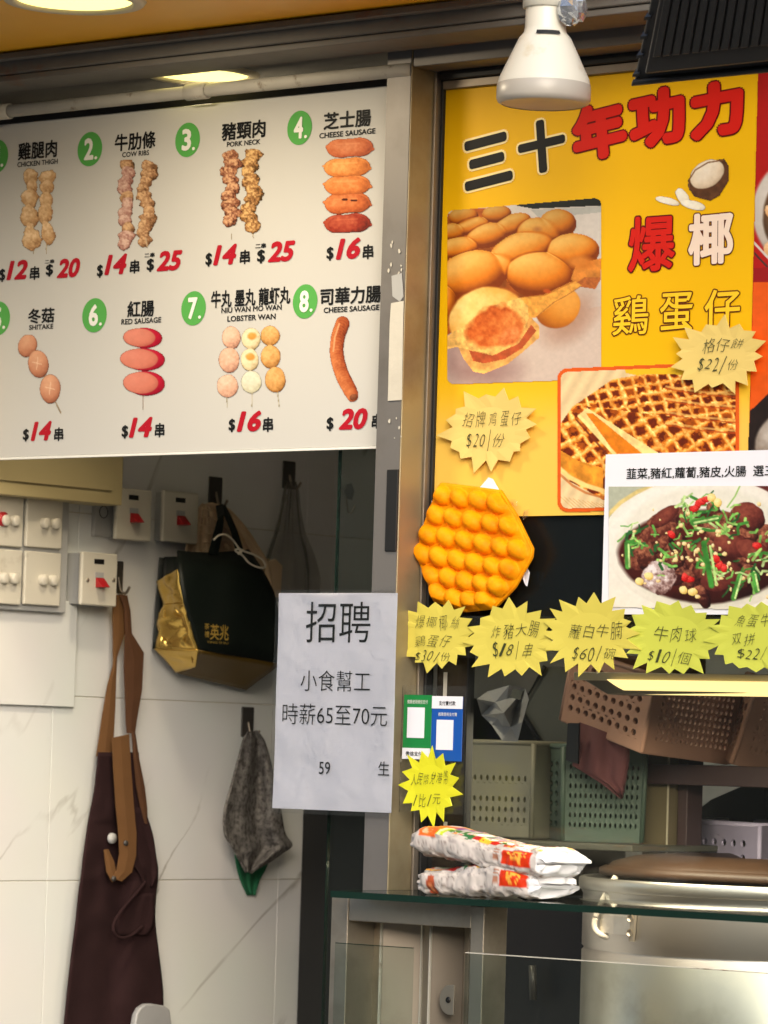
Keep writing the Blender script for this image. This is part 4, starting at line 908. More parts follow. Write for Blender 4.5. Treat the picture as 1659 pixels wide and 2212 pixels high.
# back of the housing seen from below: rim plate, raised body and ribs, plate leans forward
rim = [q(1075, 370, 0), q(1080, 295, .0), q(1165, -60, .05), q(1900, -160, .05), q(1900, 290, 0)]
rim = [q(1072, 378), q(1900, 296), q(1960, -180, -.11), q(1165, -80, -.11)]
nrm = (rim[1] - rim[0]).cross(rim[3] - rim[0]).normalized()
if nrm.dot(CP - rim[0]) < 0: nrm = -nrm
lo = [p_ - nrm * .03 for p_ in rim]
hexa('housing_rim', [lo[0], lo[1], lo[2], lo[3]], [rim[0], rim[1], rim[2], rim[3]], 'flood', fl, bev=.004)
def on(u_, v_, h=0.):
    a = rim[0].lerp(rim[1], u_); b = rim[3].lerp(rim[2], u_); return a.lerp(b, v_) + nrm * h
hexa('housing_body', [on(.06, .17, .0005), on(.97, .17, .0005), on(.97, 1.1, .0005), on(.06, 1.1, .0005)], [on(.085, .22, .022), on(.95, .22, .022), on(.95, 1.1, .022), on(.085, 1.1, .022)], 'flood', fl, bev=.003)
for k in range(16):
    u_ = .115 + k * .052
    hexa('cooling_rib', [on(u_, .38, .0222), on(u_ + .046, .38, .0222), on(u_ + .046, 1.08, .0222), on(u_, 1.08, .0222)], [on(u_ + .003, .40, .027), on(u_ + .043, .40, .027), on(u_ + .043, 1.08, .027), on(u_ + .003, 1.08, .027)], 'flood', fl, bev=.001)
for v_ in (.12, .30, .48, .66):
    hexa('side_clip', [on(-.006, v_, -.012), on(.03, v_, -.012), on(.03, v_ + .03, -.012), on(-.006, v_ + .03, -.012)], [on(-.006, v_, .004), on(.03, v_, .004), on(.03, v_ + .03, .004), on(-.006, v_ + .03, .004)], 'flood', fl)
hexa('bottom_lip', [on(-.004, .03, .0005), on(1, .03, .0005), on(1, .09, .0005), on(-.004, .09, .0005)], [on(0, .035, .006), on(1, .035, .006), on(1, .08, .006), on(0, .08, .006)], 'flood', fl, bev=.002)
# ================================================================== glass shelf
YSf = -.15
zs = pY(1190, 1952, YSf).z; xs0 = pY(716, 1915, YSf).x
sh_ = thing('glass_shelf', (xs0, YSf, zs), 'thick green-edged glass shelf carrying two snack packets', 'glass shelf')
box('shelf_glass', xs0, 1.5, YSf + .0015, YG - .008, zs - .008, zs, 'glass', sh_)
box('shelf_edge', xs0, 1.5, YSf - .001, YSf + .001, zs - .0085, zs + .0003, 'glass_edge', sh_)
box('shelf_edge', xs0 - .0016, xs0 - .0002, YSf, YG - .008, zs - .008, zs + .0002, 'glass_edge', sh_)
c = pY(938, 1945, -.04)
lathe('shelf_stud', (c.x, -.04, zs), [(.001, -.042), (.020, -.042), (.021, -.040), (.021, -.0085)], 'steel', sh_, 32)

# ---- snack packets
def packet(xl, xr_, yc, zc, hgt_, dep, seed, label, tilt=0.):
    R = random.Random(seed); nu, nt_ = 90, 64; L = xr_ - xl
    t = thing('snack_packet', (xl, yc, zc), label, 'snack packet', 'snack packets on the glass shelf')
    U_, T_ = np.meshgrid(np.linspace(0, 1, nu), np.linspace(0, 2 * math.pi, nt_, endpoint=False), indexing='ij')
    pin = np.clip(np.minimum(U_ / .07, (1 - U_) / .085), 0, 1); pin = np.sin(pin * math.pi / 2) ** .5
    hh = hgt_ / 2 * (.28 - .16 * U_ + (.72 + .16 * U_) * pin) * (1 + .10 * np.sin(U_ * 7 + seed)); dd = dep / 2 * (.86 + .14 * pin)
    cs_, sn_ = np.cos(T_), np.sin(T_)
    pw = lambda a, e_: np.sign(a) * np.abs(a) ** e_
    yy = yc + dd * pw(cs_, .6); z_ = zc + hh * pw(sn_, .6) + tilt * (U_ - .5) + .004 * np.sin(U_ * 5 + seed)
    wr = (fbm(U_ * 100, (T_ + 8) * 14, 14, seed) - .5) * .013 + (fbm(U_ * 100, (T_ + 8) * 14, 4, seed + 5) - .5) * .0035
    yy = yy - wr * 1.2; z_ = z_ + wr * sn_
    xx = xl + L * U_ + .006 * np.sin(T_ * 3 + seed) * (U_ > .97) + .005 * (np.sin(T_ * 9) * ((U_ < .02) | (U_ > .98)))
    V = np.stack([xx, yy, z_], -1).reshape(-1, 3)
    F_ = []
    for a in range(nu - 1):
        for b in range(nt_):
            F_.append((a * nt_ + b, a * nt_ + (b + 1) % nt_, (a + 1) * nt_ + (b + 1) % nt_, (a + 1) * nt_ + b))
    F_.append(tuple(range(nt_))); F_.append(tuple(range((nu - 1) * nt_, nu * nt_)))
    # inks and painted crease shading: v = height around the front, -1 bottom .. 1 top of the front face, >1 on the top
    col = np.ones(U_.shape + (3,)) * np.array((198, 190, 184.))
    # front centre is at angle pi; top at pi/2
    v = (math.pi - T_) / (math.pi / 2)          # 0 front mid, +1 top, -1 bottom
    n_ = fbm(U_ * 100, v * 20 + 40, 5, seed + 2); n2_ = fbm(U_ * 100, v * 20 + 90, 2.5, seed + 3)
    def ink(mask, c_): col[mask] = np.array(c_)
    ink((v > .50) & (v < 1.5) & (n_ > .52), (200, 60, 30)); ink((v > .50) & (v < 1.5) & (n_ > .60), (236, 176, 50)); ink((v > .50) & (v < 1.5) & (n_ < .36), (70, 120, 50)); ink((v > .9) & (v < 1.5) & (n2_ > .62), (120, 60, 130))
    ink((U_ > .36) & (U_ < .44) & (v > .42) & (v < .72) & (n2_ > .45), (38, 110, 60)); ink((U_ > .44) & (U_ < .50) & (v > .5) & (v < .8), (190, 30, 30)); ink((U_ > .50) & (U_ < .58) & (v > .48) & (v < .78) & (n2_ > .42), (238, 184, 60)); ink((U_ > .58) & (U_ < .64) & (v > .5) & (v < .8), (196, 36, 28))
    ink((np.abs(n_ - .5) < .012) & (v < .5), (150, 138, 132)); ink((n2_ > .66) & (v > -.9) & (v < .45), (178, 168, 164))  # dark crease lines and greyer patches: wrinkle shading put into the colour
    if seed % 2:
        ink((U_ > .06) & (U_ < .18) & (v > .15) & (v < 1.0), (232, 104, 40)); ink((U_ > .08) & (U_ < .12) & (v > .3) & (v < .8) & (n2_ > .5), (244, 170, 130)); ink((U_ > .18) & (U_ < .245) & (v > .25) & (v < .9), (176, 196, 30)); ink((U_ > .20) & (U_ < .215) & (v > .3) & (v < .9), (226, 232, 170))
    else:
        ink(((U_ - .135) / .045) ** 2 + ((v + .25) / .45) ** 2 < 1, (176, 84, 52)); ink(((U_ - .135) / .022) ** 2 + ((v + .25) / .25) ** 2 < 1, (214, 130, 86)); ink((U_ > .2) & (U_ < .30) & (v > .5) & (v < 1.1), (176, 36, 34))
    lx0, lx1 = (.70, .93) if seed % 2 else (.74, .95)
    ink((U_ > lx0) & (U_ < lx1) & (v > -.12) & (v < .34), (206, 54, 22)); ink((U_ > lx0 + .05) & (U_ < lx1 - .04) & (v > -.04) & (v < .26) & (n2_ > .46), (246, 176, 70))
    ink((U_ > lx0 - .065) & (U_ < lx0 - .02) & (v > -.1) & (v < .35) & (np.sin(v * 46) > -.2), (170, 120, 96))
    ink((v < -.55) & (v > -1.3) & (n2_ > .60), (120, 100, 84)); ink((v < -.3) & (v > -.5) & (U_ > .5) & (U_ < .7) & (n2_ > .58), (120, 110, 100))
    ink(U_ > .965, (232, 232, 236)); ink((U_ < .02), (226, 214, 206))
    o = mk('wrapper', V, F_, 'print_gloss', t, smooth=True)
    at = o.data.color_attributes.new('ink', 'FLOAT_COLOR', 'POINT'); cc_ = np.ones((U_.size, 4), np.float32); cc_[:, :3] = lin(col.reshape(-1, 3)); at.data.foreach_set('color', cc_.reshape(-1))
    return t
YPK = -.055
A = pY(899, 1900, YPK - .05); B = pY(1244, 1900, YPK + .045)
h2 = .043
packet(A.x, B.x, YPK, zs + .0205, .040, .105, 4, 'lower snack packet lying flat on the glass shelf', -.004)
A2 = pY(889, 1830, YPK - .05); B2 = pY(1276, 1850, YPK + .04)
packet(A2.x, B2.x - .012, YPK, zs + .0205 + .038, .038, .105, 7, 'upper snack packet with an orange and lime print', -.016)

# ================================================================== stainless counter cabinet
YC = -.085
cb = thing('counter_cabinet', (pY(715, 2100, YC).x, YC, .02), 'stainless steel counter cabinet below the glass shelf', 'cabinet')
zc1 = pY(735, 1922, YC).z; 
zc1 = min(zc1, zs - .009)
xa_, xb_ = pY(715, 1990, YC).x, pY(751, 1990, YC).x; xc_, xd_ = pY(1014, 2080, YC).x, pY(1043, 2080, YC).x
box('left_stile', xa_, xb_, YC, YC + .30, .02, zc1, 'steel', cb, bev=.0015)
box('right_stile', xc_, xd_, YC, YC + .05, .02, zc1 - .003, 'steel', cb, bev=.0015)
zt1 = pY(900, 1998, YC + .004).z
hexa('top_rail', [(xb_ + .0005, YC + .001, zt1 + .0), (xc_ - .0005, YC + .001, zt1), (xc_ - .0005, YC + .05, zt1 + .0), (xb_ + .0005, YC + .05, zt1)], [(xb_ + .0005, YC + .001, zc1 - .001), (xc_ - .0005, YC + .001, zc1 - .001), (xc_ - .0005, YC + .05, zc1 - .001), (xb_ + .0005, YC + .05, zc1 - .001)], 'steel', cb, bev=.0015)
# folded stainless leaves inside the frame, a shallow zigzag
xs_ = [pY(x, 2080, YC + .06).x for x in (740, 835, 888, 942, 976, 1014, 1050)]; ys_ = [.075, .05, .085, .05, .085, .06, .07]
for k in range(6):
    a, b = Vector((xs_[k], YC + ys_[k], 0)), Vector((xs_[k + 1] - .0012, YC + ys_[k + 1], 0)); d = Vector((0, .004, 0))
    lo_ = [a, b, b + d, a + d]; lo2 = [Vector((v.x, v.y, .1)) for v in lo_]; hi2 = [Vector((v.x, v.y, zt1 + .03)) for v in lo_]
    hexa('steel_leaf', lo2, hi2, 'steel' if k in (0, 2, 4) else 'steel_dull', cb, bev=.0008)  # every other leaf darker: shading of the folds put into the colour
    if k in (0, 1, 2): box('edge_glint', b.x - .0008, b.x + .0014, b.y - .0035, b.y - .0002, .1, zt1 - .001, 'pipe', cb)  # pale strips paint the glints along the steel folds
hd = pY(972, 2160, YC + .045)
R1 = .0165
hdp = [(hd.x, YC + .042, hd.z - 0 * R1)] 
pts = [Vector((hd.x - R1 * math.sin(a), YC + .046, hd.z + R1 * 1.2 * math.cos(a))) for a in np.linspace(0, math.pi, 18)]
plate = extrude_poly('lock_plate', pts + [Vector((hd.x + .008, YC + .046, hd.z - R1 * 1.2)), Vector((hd.x + .008, YC + .046, hd.z + R1 * 1.2))], (0, -1, 0), .003, 'steel', cb, bev=.0008)
lathe('keyhole', (hd.x - .001, YC + .043, hd.z), [(.0005, -.002), (.0035, -.002), (.0042, -.0005)], 'dark', plate, 20, axis='Y')
# splash guard panes in front
gp = thing('splash_guard', (xa_, YSf + .012, .9), 'low clear glass splash guard standing before the counter', 'glass panel')
za = pY(800, 2043, YSf + .03).z; zb3 = pY(1340, 2082, YSf + .03).z
box('guard_pane', pY(722, 2100, YSf + .03).x, pY(889, 2100, YSf + .03).x, YSf + .030, YSf + .034, .7, za, 'glass', gp)
box('guard_pane', pY(1004, 2100, YSf + .03).x, 1.5, YSf + .030, YSf + .034, .7, zb3, 'glass', gp)
box('pane_edge', pY(722, 2100, YSf + .03).x, pY(889, 2100, YSf + .03).x, YSf + .0302, YSf + .0338, za + .0002, za + .0012, 'glass_edge', gp)
box('pane_edge', pY(1004, 2100, YSf + .03).x, 1.5, YSf + .0302, YSf + .0338, zb3 + .0002, zb3 + .0014, 'pipe', gp)

# ================================================================== stock pot and lid
YPt = .40; zr = pY(1455, 1915, .20).z
lft = pY(1256, 2050, YPt); 
RP = .30
# the left silhouette is where the view ray is tangent to the body
dv = Vector((rays(1256, 2050)[0], rays(1256, 2050)[1], 0)).normalized(); rgt = Vector((-dv.y, dv.x, 0)) * -1
base_pt = Vector((CP.x, CP.y, 0)) + dv * 6.05
pc = base_pt + rgt * RP
pot = thing('stock_pot', (pc.x, pc.y, .75), 'large stainless stock pot with riveted side handle', 'pot')
zseam = pY(1460, 2068, pc.y - RP).z
lathe('pot_body', (pc.x, pc.y, 0), [(.001, .76), (RP - .01, .76), (RP, .775), (RP, zseam - .004), (RP - .003, zseam - .001), (RP - .003, zseam + .001), (RP, zseam + .004), (RP, zr - .028), (RP + .0, zr - .024), (RP + .002, zr - .022), (RP + .003, zr - .002), (RP + .001, zr), (RP - .004, zr - .001), (RP - .006, zr - .01), (RP - .006, zr - .20)], 'steel_h', pot, 128)
lathe('rim_band', (pc.x, pc.y, 0), [(RP + .0035, zr - .019), (RP + .0065, zr - .017), (RP + .0065, zr - .003), (RP + .004, zr - .0005)], 'steel_h', pot, 128)
# handle on the near left side: bracket plate, two riveted lugs and a bent wire grip
ha = math.atan2(pY(1345, 1990, pc.y - RP * .8).y - pc.y, pY(1345, 1990, pc.y - RP * .8).x - pc.x)
def pc_(ang, r, z): return Vector((pc.x + r * math.cos(ang), pc.y + r * math.sin(ang), z))
def ang_for(px, py, r):
    best = None
    for a in np.linspace(-math.pi, 0, 1400):
        p_ = pc_(a, r, zr - .05); dvv = p_ - CP; x_ = W0 / 2 + F0 * dvv.dot(RT) / dvv.dot(fwd)
        n_ = Vector((math.cos(a), math.sin(a), 0))
        if n_.dot(dvv) < 0 and (best is None or abs(x_ - px) < best[0]): best = (abs(x_ - px), a)
    return best[1]
def zfor(px, py, P0): d_ = (P0 - CP).dot(fwd); return pz_solve(px, py, P0)
def pz_solve(px, py, P0):
    lo_, hi_ = .5, 2.5
    for _ in range(40):
        m_ = (lo_ + hi_) / 2; v_ = Vector((P0.x, P0.y, m_)) - CP; yy_ = H0 / 2 - F0 * v_.dot(UP) / v_.dot(fwd)
        if yy_ > py: lo_ = m_
        else: hi_ = m_
    return m_
a1 = ang_for(1368, 2000, RP); a2 = ang_for(1300, 1990, RP)
pz = pz_solve(1368, 1990, pc_(a1, RP, 0)); 
hnd = mk('handle_bracket', [pc_(a, RP + .002, z) for a in (a2, (a1 + a2) / 2, a1) for z in (pz - .02, pz + .006)], [(0, 2, 3, 1), (2, 4, 5, 3)], 'steel_h', pot, solid=.003, off=0)
mk('handle_flange', [pc_(a1 - .01, RP + .003, pz - .028), pc_(a1 + .02, RP + .003, pz - .028), pc_(a1 + .03, RP + .003, pz + .018), pc_(a1 + .0, RP + .003, pz + .018)], [(0, 1, 2, 3)], 'steel', pot, solid=.004, off=0)
for dz in (-.016, .004): lathe('rivet', pc_(a1, RP + .006, pz + dz), [(.001, .002), (.004, .001), (.005, -.001)], 'steel', hnd, 12, axis='Y')
P_ = lambda px, py: pY(px, py, pc.y - RP * .9)
tube('handle_wire', spline([P_(1330, 1894), P_(1313, 1922), P_(1316, 1945), P_(1322, 1960), P_(1322, 2004)]), .0042, 'wire', pot)
tube('handle_wire', spline([P_(1310, 1928), P_(1290, 1970), P_(1284, 2000), P_(1296, 2018), P_(1322, 2026)]), .0042, 'wire', pot)
tube('handle_wire', [P_(1374, 1966), P_(1372, 1996), P_(1368, 2018)], .0034, 'wire', pot)
# bronze lid leaning in the mouth of the pot
ld_ = thing('pot_lid', (pc.x, pc.y, zr), 'brown bronze lid lying in the mouth of the stock pot', 'pot lid')
lathe('lid_dome', (pc.x, pc.y, zr), [(RP - .03, .003), (RP - .028, .010), (RP - .042, .022), (RP - .075, .031), (RP - .12, .035), (RP - .15, .032), (RP - .19, .022), (.001, .016)], 'wok', ld_, 96)
lathe('lid_rim', (pc.x, pc.y, zr), [(RP - .028, .001), (RP - .022, .004), (RP - .022, .012), (RP - .032, .017)], 'wok', ld_, 96)
# worktop under the pot
wt = thing('worktop', (.5, .3, 0), 'dark worktop under the stock pot', 'worktop')
box('top_slab', pY(1043, 2100, .1).x + .0, 2.6, .095, 1.3, .70, .748, 'steel_dull', wt); box('base_front', pY(1043, 2100, .1).x, 2.6, .10, 1.28, .03, .699, 'dark', wt)
# dark fridge body filling the gap between cabinet and pot
df = thing('dark_appliance', (pY(1045, 2100, .5).x, .75, .75), 'black appliance standing in the gap left of the stock pot', 'appliance')
u0_ = pY(1010, 2100, .62).x; u1_ = pY(1300, 2100, .62).x
box('appliance_body', u0_ - .1, u1_ + .05, .62, .95, .749, pY(1100, 1925, .62).z, 'rubber', df, bev=.004)
box('appliance_door', u0_ - .09, u1_ + .04, .608, .6195, .76, pY(1100, 1945, .62).z, 'dark', df, bev=.003)
tube('appliance_handle', [pY(1150, 2085, .59), pY(1152, 2160, .59)], .006, 'hook', df)

# ================================================================== things behind the window
def holed(quad, nu, nv, hr, mar=(.06, .06, .1, .1), shape='round', rows=None, asp=1.):
    """quad corners bl, br, tr, tl -> verts, faces with rows of openings; mar = left, right, bottom, top margins"""
    bl, br_, tr_, tl_ = (Vector(p) for p in quad); V = []; Fc = []
    def P(u_, v_): return bl.lerp(br_, u_).lerp(tl_.lerp(tr_, u_), v_)
    def quadf(a, b, c, d):
        i0 = len(V); V.extend([P(*a), P(*b), P(*c), P(*d)]); Fc.append((i0, i0 + 1, i0 + 2, i0 + 3))
    l, r, b, t = mar
    quadf((0, 0), (1, 0), (1, b), (0, b)); quadf((0, 1 - t), (1, 1 - t), (1, 1), (0, 1)); quadf((0, b), (l, b), (l, 1 - t), (0, 1 - t)); quadf((1 - r, b), (1, b), (1, 1 - t), (1 - r, 1 - t))
    cu, cv = (1 - l - r) / nu, (1 - b - t) / nv; n = 12
    for i_ in range(nu):
        for j in range(nv):
            x0_, y0_ = l + i_ * cu, b + j * cv; cx, cy = x0_ + cu / 2, y0_ + cv / 2
            if rows is not None and j not in rows: quadf((x0_, y0_), (x0_ + cu, y0_), (x0_ + cu, y0_ + cv), (x0_, y0_ + cv)); continue
            inner, outer = [], []
            for k in range(n):
                a = 2 * math.pi * k / n + math.pi / n
                sx, sy = math.cos(a), math.sin(a)
                inner.append((cx + cu * hr * sx * (1 if shape == 'round' else .55), cy + cv * hr * sy * asp))
                s_ = max(abs(sx), abs(sy)); outer.append((cx + cu / 2 * sx / s_, cy + cv / 2 * sy / s_))
            # ensure the cell corners belong to the ring
            i0 = len(V); V.extend([P(*p_) for p_ in inner]); o0 = len(V)
            on_ = []
            for k in range(n):
                on_.append(P(*outer[k]))
            V.extend(on_)
            for k in range(n): Fc.append((o0 + k, o0 + (k + 1) % n, i0 + (k + 1) % n, i0 + k))
            for sx, sy in ((1, 1), (-1, 1), (-1, -1), (1, -1)):
                ks = sorted(range(n), key=lambda k: (outer[k][0] - (cx + sx * cu / 2)) ** 2 + (outer[k][1] - (cy + sy * cv / 2)) ** 2)[:2]
                i1 = len(V); V.append(P(cx + sx * cu / 2, cy + sy * cv / 2)); Fc.append((i1, o0 + ks[0], o0 + ks[1]))
    return V, Fc
def basket(name, label, base4, h, m, sides, parent_loc=None, th=.0035, group='perforated plastic baskets', flare=.0):
    """base4: bottom corners in order; h: up vector; sides: dict index -> hole args"""
    b = [Vector(p) for p in base4]; h = Vector(h); ctr_ = sum(b, Vector()) / 4
    tp_ = [p + h + (p - ctr_) * flare for p in b]
    t = thing(name, b[0], label, 'basket', group)
    for k in range(4):
        k2 = (k + 1) % 4
        if sides.get(k): V, Fc = holed((b[k], b[k2], tp_[k2], tp_[k]), **sides[k])
        else: V, Fc = [b[k], b[k2], tp_[k2], tp_[k]], [(0, 1, 2, 3)]
        mk('side_wall', V, Fc, m, t, solid=th, off=0)
    mk('bottom', b, [(0, 1, 2, 3)], m, t, solid=th, off=0)
    hn = h.normalized()
    tube('rim', tp_, .0045, m, t, 8, closed=True); tube('corner_bead', [b[0], tp_[0]], .004, m, t, 8); tube('corner_bead', [b[1], tp_[1]], .004, m, t, 8); tube('corner_bead', [b[2], tp_[2]], .004, m, t, 8)
    return t
# tilted beige basket behind the tube lamp: left face, near corner, long right face
b0 = pY(1212, 1556, .62); b1 = pY(1386, 1625, .42); b2 = pY(1572, 1650, .66); b3 = b0 + (b2 - b1)
hv = pY(1416, 1462, .44) - b1
basket('plastic_basket', 'beige plastic basket tilted behind the tube lamp', [b0, b1, b2, b3], hv, 'bpink',
       {0: dict(nu=9, nv=5, hr=.30, mar=(.05, .07, .14, .12)), 1: dict(nu=15, nv=8, hr=.47, mar=(.10, .05, .16, .1), shape='slot', asp=.8)})
b0 = pY(1556, 1630, .72); b1 = pY(1580, 1648, .60); b2 = pY(1790, 1700, .85); b3 = b0 + (b2 - b1)
basket('plastic_basket', 'beige plastic basket at the right edge behind the tilted one', [b0, b1, b2, b3], pY(1640, 1470, .60) - b1, 'bpink',
       {0: dict(nu=3, nv=5, hr=.34, mar=(.1, .1, .14, .12)), 1: dict(nu=16, nv=6, hr=.40, mar=(.10, .05, .16, .1), shape='slot', asp=.6)})
# shelf that carries the lower baskets
zsh = pY(1200, 1812, .60).z
wsh = thing('wall_shelf', (.3, .7, zsh), 'dull shelf behind the window carrying two baskets', 'shelf')
box('shelf_board', pY(960, 1812, .55).x, pY(1392, 1812, .55).x, .52, .98, zsh - .012, zsh - .0025, 'tray', wsh, bev=.002)
def yb(px, Y, z=None):
    v = pY(px, 1800, Y); return Vector((v.x, Y, zsh if z is None else z))
xq0, xq1, xq2 = yb(1160, .56), yb(1215, .54), yb(1392, .60)
hb = pY(1215, 1612, .54).z - zsh
basket('plastic_basket', 'greenish plastic basket on the shelf below the tilted basket', [yb(1150, .76), xq1, yb(1386, .60), yb(1386, .60) + (yb(1150, .76) - xq1)], (0, 0, hb), 'bgreen',
       {0: dict(nu=5, nv=7, hr=.32, mar=(.1, .1, .12, .14)), 1: dict(nu=14, nv=7, hr=.42, mar=(.06, .05, .12, .16), shape='slot', asp=.62)}, flare=.04)
a0 = yb(960, .60); a1_ = yb(1148, .58)
basket('plastic_basket', 'cream plastic basket beside the brown panel', [Vector((a0.x, .58, zsh + .001)), Vector((a1_.x, .58, zsh + .001)), Vector((a1_.x, .80, zsh + .001)), Vector((a0.x, .80, zsh + .001))], (0, 0, pY(1080, 1606, .58).z - zsh), 'bwhite',
       {0: dict(nu=14, nv=7, hr=.42, mar=(.04, .04, .12, .10), shape='slot', asp=.66, rows=(0, 1, 2, 4))})
# lilac basket with round holes behind the pot
b0 = pY(1484, 1895, .80); b1 = pY(1639, 1880, .66); 
zl = b0.z; b1 = Vector((b1.x, .66, zl)); b0 = Vector((b0.x, .80, zl)); b2 = pY(1740, 1880, .9); b2 = Vector((b2.x, .90, zl)); b3 = b0 + (b2 - b1)
basket('plastic_basket', 'lilac plastic basket with round holes behind the pot lid', [b0, b1, b2, b3], (0, 0, pY(1639, 1784, .66).z - zl), 'blilac',
       {0: dict(nu=6, nv=3, hr=.26, mar=(.06, .14, .04, .2)), 1: dict(nu=6, nv=3, hr=.22, mar=(.2, .05, .04, .2))})
lsf = thing('side_shelf', (b0.x, .8, zl - .02), 'shelf behind the stock pot carrying the lilac basket', 'shelf')
box('shelf_board', b0.x - .02, b2.x + .3, .60, 1.3, zl - .016, zl - .0025, 'steel_dull', lsf, bev=.002)
# black tray leaning on the lilac basket
bk = [(1485, 1812), (1485, 1765), (1534, 1727), (1615, 1692), (1649, 1693), (1658, 1800)]
bt = thing('black_tray', pY(1570, 1800, 1.0), 'black tray leaning behind the lilac basket', 'tray')
extrude_poly('tray_panel', [pY(x, y + (20 if k in (0, 5) else 0), 1.0) for k, (x, y) in enumerate(bk)], (0, 1, 0), .03, 'dark', bt, bev=.003)
# maroon cloth hanging under the tilted basket
mc = thing('maroon_cloth', pY(1300, 1640, .52), 'maroon cloth with a dark band hanging below the tilted basket', 'cloth')
V, Fc = [], []
Lp, Rp = [(1252, 1560), (1246, 1610), (1236, 1653), (1300, 1690), (1342, 1724)], [(1360, 1600), (1360, 1640), (1352, 1690), (1350, 1706), (1346, 1722)]
for r_ in range(5):
    for c_ in range(9):
        k = c_ / 8; x = Lp[r_][0] * (1 - k) + Rp[r_][0] * k; y = Lp[r_][1] * (1 - k) + Rp[r_][1] * k
        V.append(pY(x, y, .50 + .006 * math.sin(c_ * 1.6)))
for r_ in range(4):
    for c_ in range(8): Fc.append((r_ * 9 + c_, r_ * 9 + c_ + 1, (r_ + 1) * 9 + c_ + 1, (r_ + 1) * 9 + c_))
mk('cloth_sheet', V, Fc, 'maroon', mc, smooth=True, solid=.002)
mk('dark_band', [pY(1230, 1562, .49), pY(1254, 1562, .49), pY(1251, 1650, .49), pY(1225, 1642, .49)], [(0, 1, 2, 3)], 'dark', mc, solid=.004)
# steel column
cl = thing('steel_column', pY(1415, 1900, .80), 'olive steel column behind the glass with one bright edge', 'column')
x0_, x1_ = pY(1388, 1760, .64).x, pY(1443, 1760, .64).x
zc0 = .749
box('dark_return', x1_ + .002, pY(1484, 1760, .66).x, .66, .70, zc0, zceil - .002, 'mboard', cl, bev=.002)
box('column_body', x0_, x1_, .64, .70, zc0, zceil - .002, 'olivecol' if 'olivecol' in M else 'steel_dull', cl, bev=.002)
box('edge_glint', x1_ - .001, x1_ + .0014, .6375, .6395, zc0, zceil - .002, 'ring', cl)  # pale strip paints the glint along the column's corner
# upper storage board and underside on the right
ub = thing('storage_board', pY(1570, 1660, .95), 'dusky maroon board under the right-hand baskets', 'shelf')
zu = pY(1500, 1652, .80).z
box('board_slab', pY(1430, 1660, .8).x, 2.2, .62, 1.3, zu - .03, zu, 'mboard', ub, bev=.002)
# tilted square tray with dark edge, left of the beige basket
tt = thing('grey_tray', pY(1200, 1530, .8), 'grey tray with a dark bent edge left of the tilted basket', 'tray')
tp4 = [(1177, 1440), (1124, 1531), (1177, 1618), (1300, 1618), (1300, 1440)]
extrude_poly('tray_panel', [pY(x, y, .80) for x, y in tp4], (0, 1, 0), .01, 'tray', tt)
tube('dark_edge', [pY(x, y, .795) for x, y in tp4[:3]], .004, 'dark', tt, 8)
# crumpled clear bag with a label
cbg = thing('crumpled_bag', pY(1085, 1560, .5), 'crumpled clear plastic bag behind the glass beside the payment cards', 'plastic bag')
V = []; Fc = []; ol = [(1030, 1510), (1052, 1494), (1100, 1480), (1135, 1486), (1142, 1512), (1128, 1560), (1118, 1602), (1085, 1600), (1062, 1566), (1040, 1545)]
V.append(pY(1088, 1540, .46)); 
for r_ in (.5, 1.):
    for x, y in ol: V.append(pY(1088 + (x - 1088) * r_, 1540 + (y - 1540) * r_, .50 + rng.uniform(-.02, .02)))
n = len(ol)
for k in range(n): Fc.append((0, 1 + k, 1 + (k + 1) % n)); Fc.append((1 + k, 1 + n + k, 1 + n + (k + 1) % n, 1 + (k + 1) % n))
mk('bag_film', V, Fc, 'greyfilm', cbg, solid=.0006)
mk('bag_label', [pY(1108, 1488, .47), pY(1130, 1492, .47), pY(1124, 1512, .47), pY(1102, 1507, .47)], [(0, 1, 2, 3)], 'tray', cbg, solid=.0005)
# tube lamp
tl_ = thing('tube_lamp', pY(1450, 1475, .22), 'long warm tube lamp in a grey housing under the star cards', 'lamp')
YT = .20
a, b = pY(1243, 1458, YT), pY(1800, 1450, YT)
Lx0, Lx1 = a.x, b.x; zt3 = a.z
hexa('lamp_housing', [(Lx0 + .055, YT, zt3 - .026), (Lx1, YT, zt3 - .018), (Lx1, YT + .07, zt3 - .018), (Lx0 + .055, YT + .07, zt3 - .026)], [(Lx0, YT, zt3), (Lx1, YT, zt3 + .006), (Lx1, YT + .07, zt3 + .006), (Lx0, YT + .07, zt3)], 'steel_dull', tl_, bev=.002)
box('housing_flange', Lx0, Lx1, YT - .004, YT + .002, zt3 - .007, zt3 + .004, 'ring', tl_, bev=.001)
d0 = pY(1316, 1468, YT - .004); d1 = pY(1352, 1499, YT - .004)
V = []; Fc = []; nseg = 10
for x_, dd_ in ((d0.x, 0), (Lx1, 0)):
    for k in range(nseg + 1):
        a_ = math.pi / 2 * k / nseg
        V.append((x_ + (.03 * math.sin(a_) if dd_ == 0 and x_ == d0.x else 0), YT - .006 + .03 * (1 - math.cos(a_)) - .004, d0.z - (d0.z - d1.z) * math.sin(a_)))
for k in range(nseg): Fc.append((k, k + 1, nseg + 2 + k, nseg + 1 + k))
mk('diffuser', V, Fc, 'ledtube', tl_, smooth=True, solid=.002)
lt = bpy.data.lights.new('tube_light', 'AREA'); lt.shape = 'RECTANGLE'; lt.size = .7; lt.size_y = .05; lt.energy = 4.5; lt.color = (1, .86, .62)
lto = bpy.data.objects.new('tube_light', lt); link(lto); lto.parent = tl_; lto.location = Vector(((d0.x + Lx1) / 2, YT + .02, d1.z - .03)) - wloc(tl_)
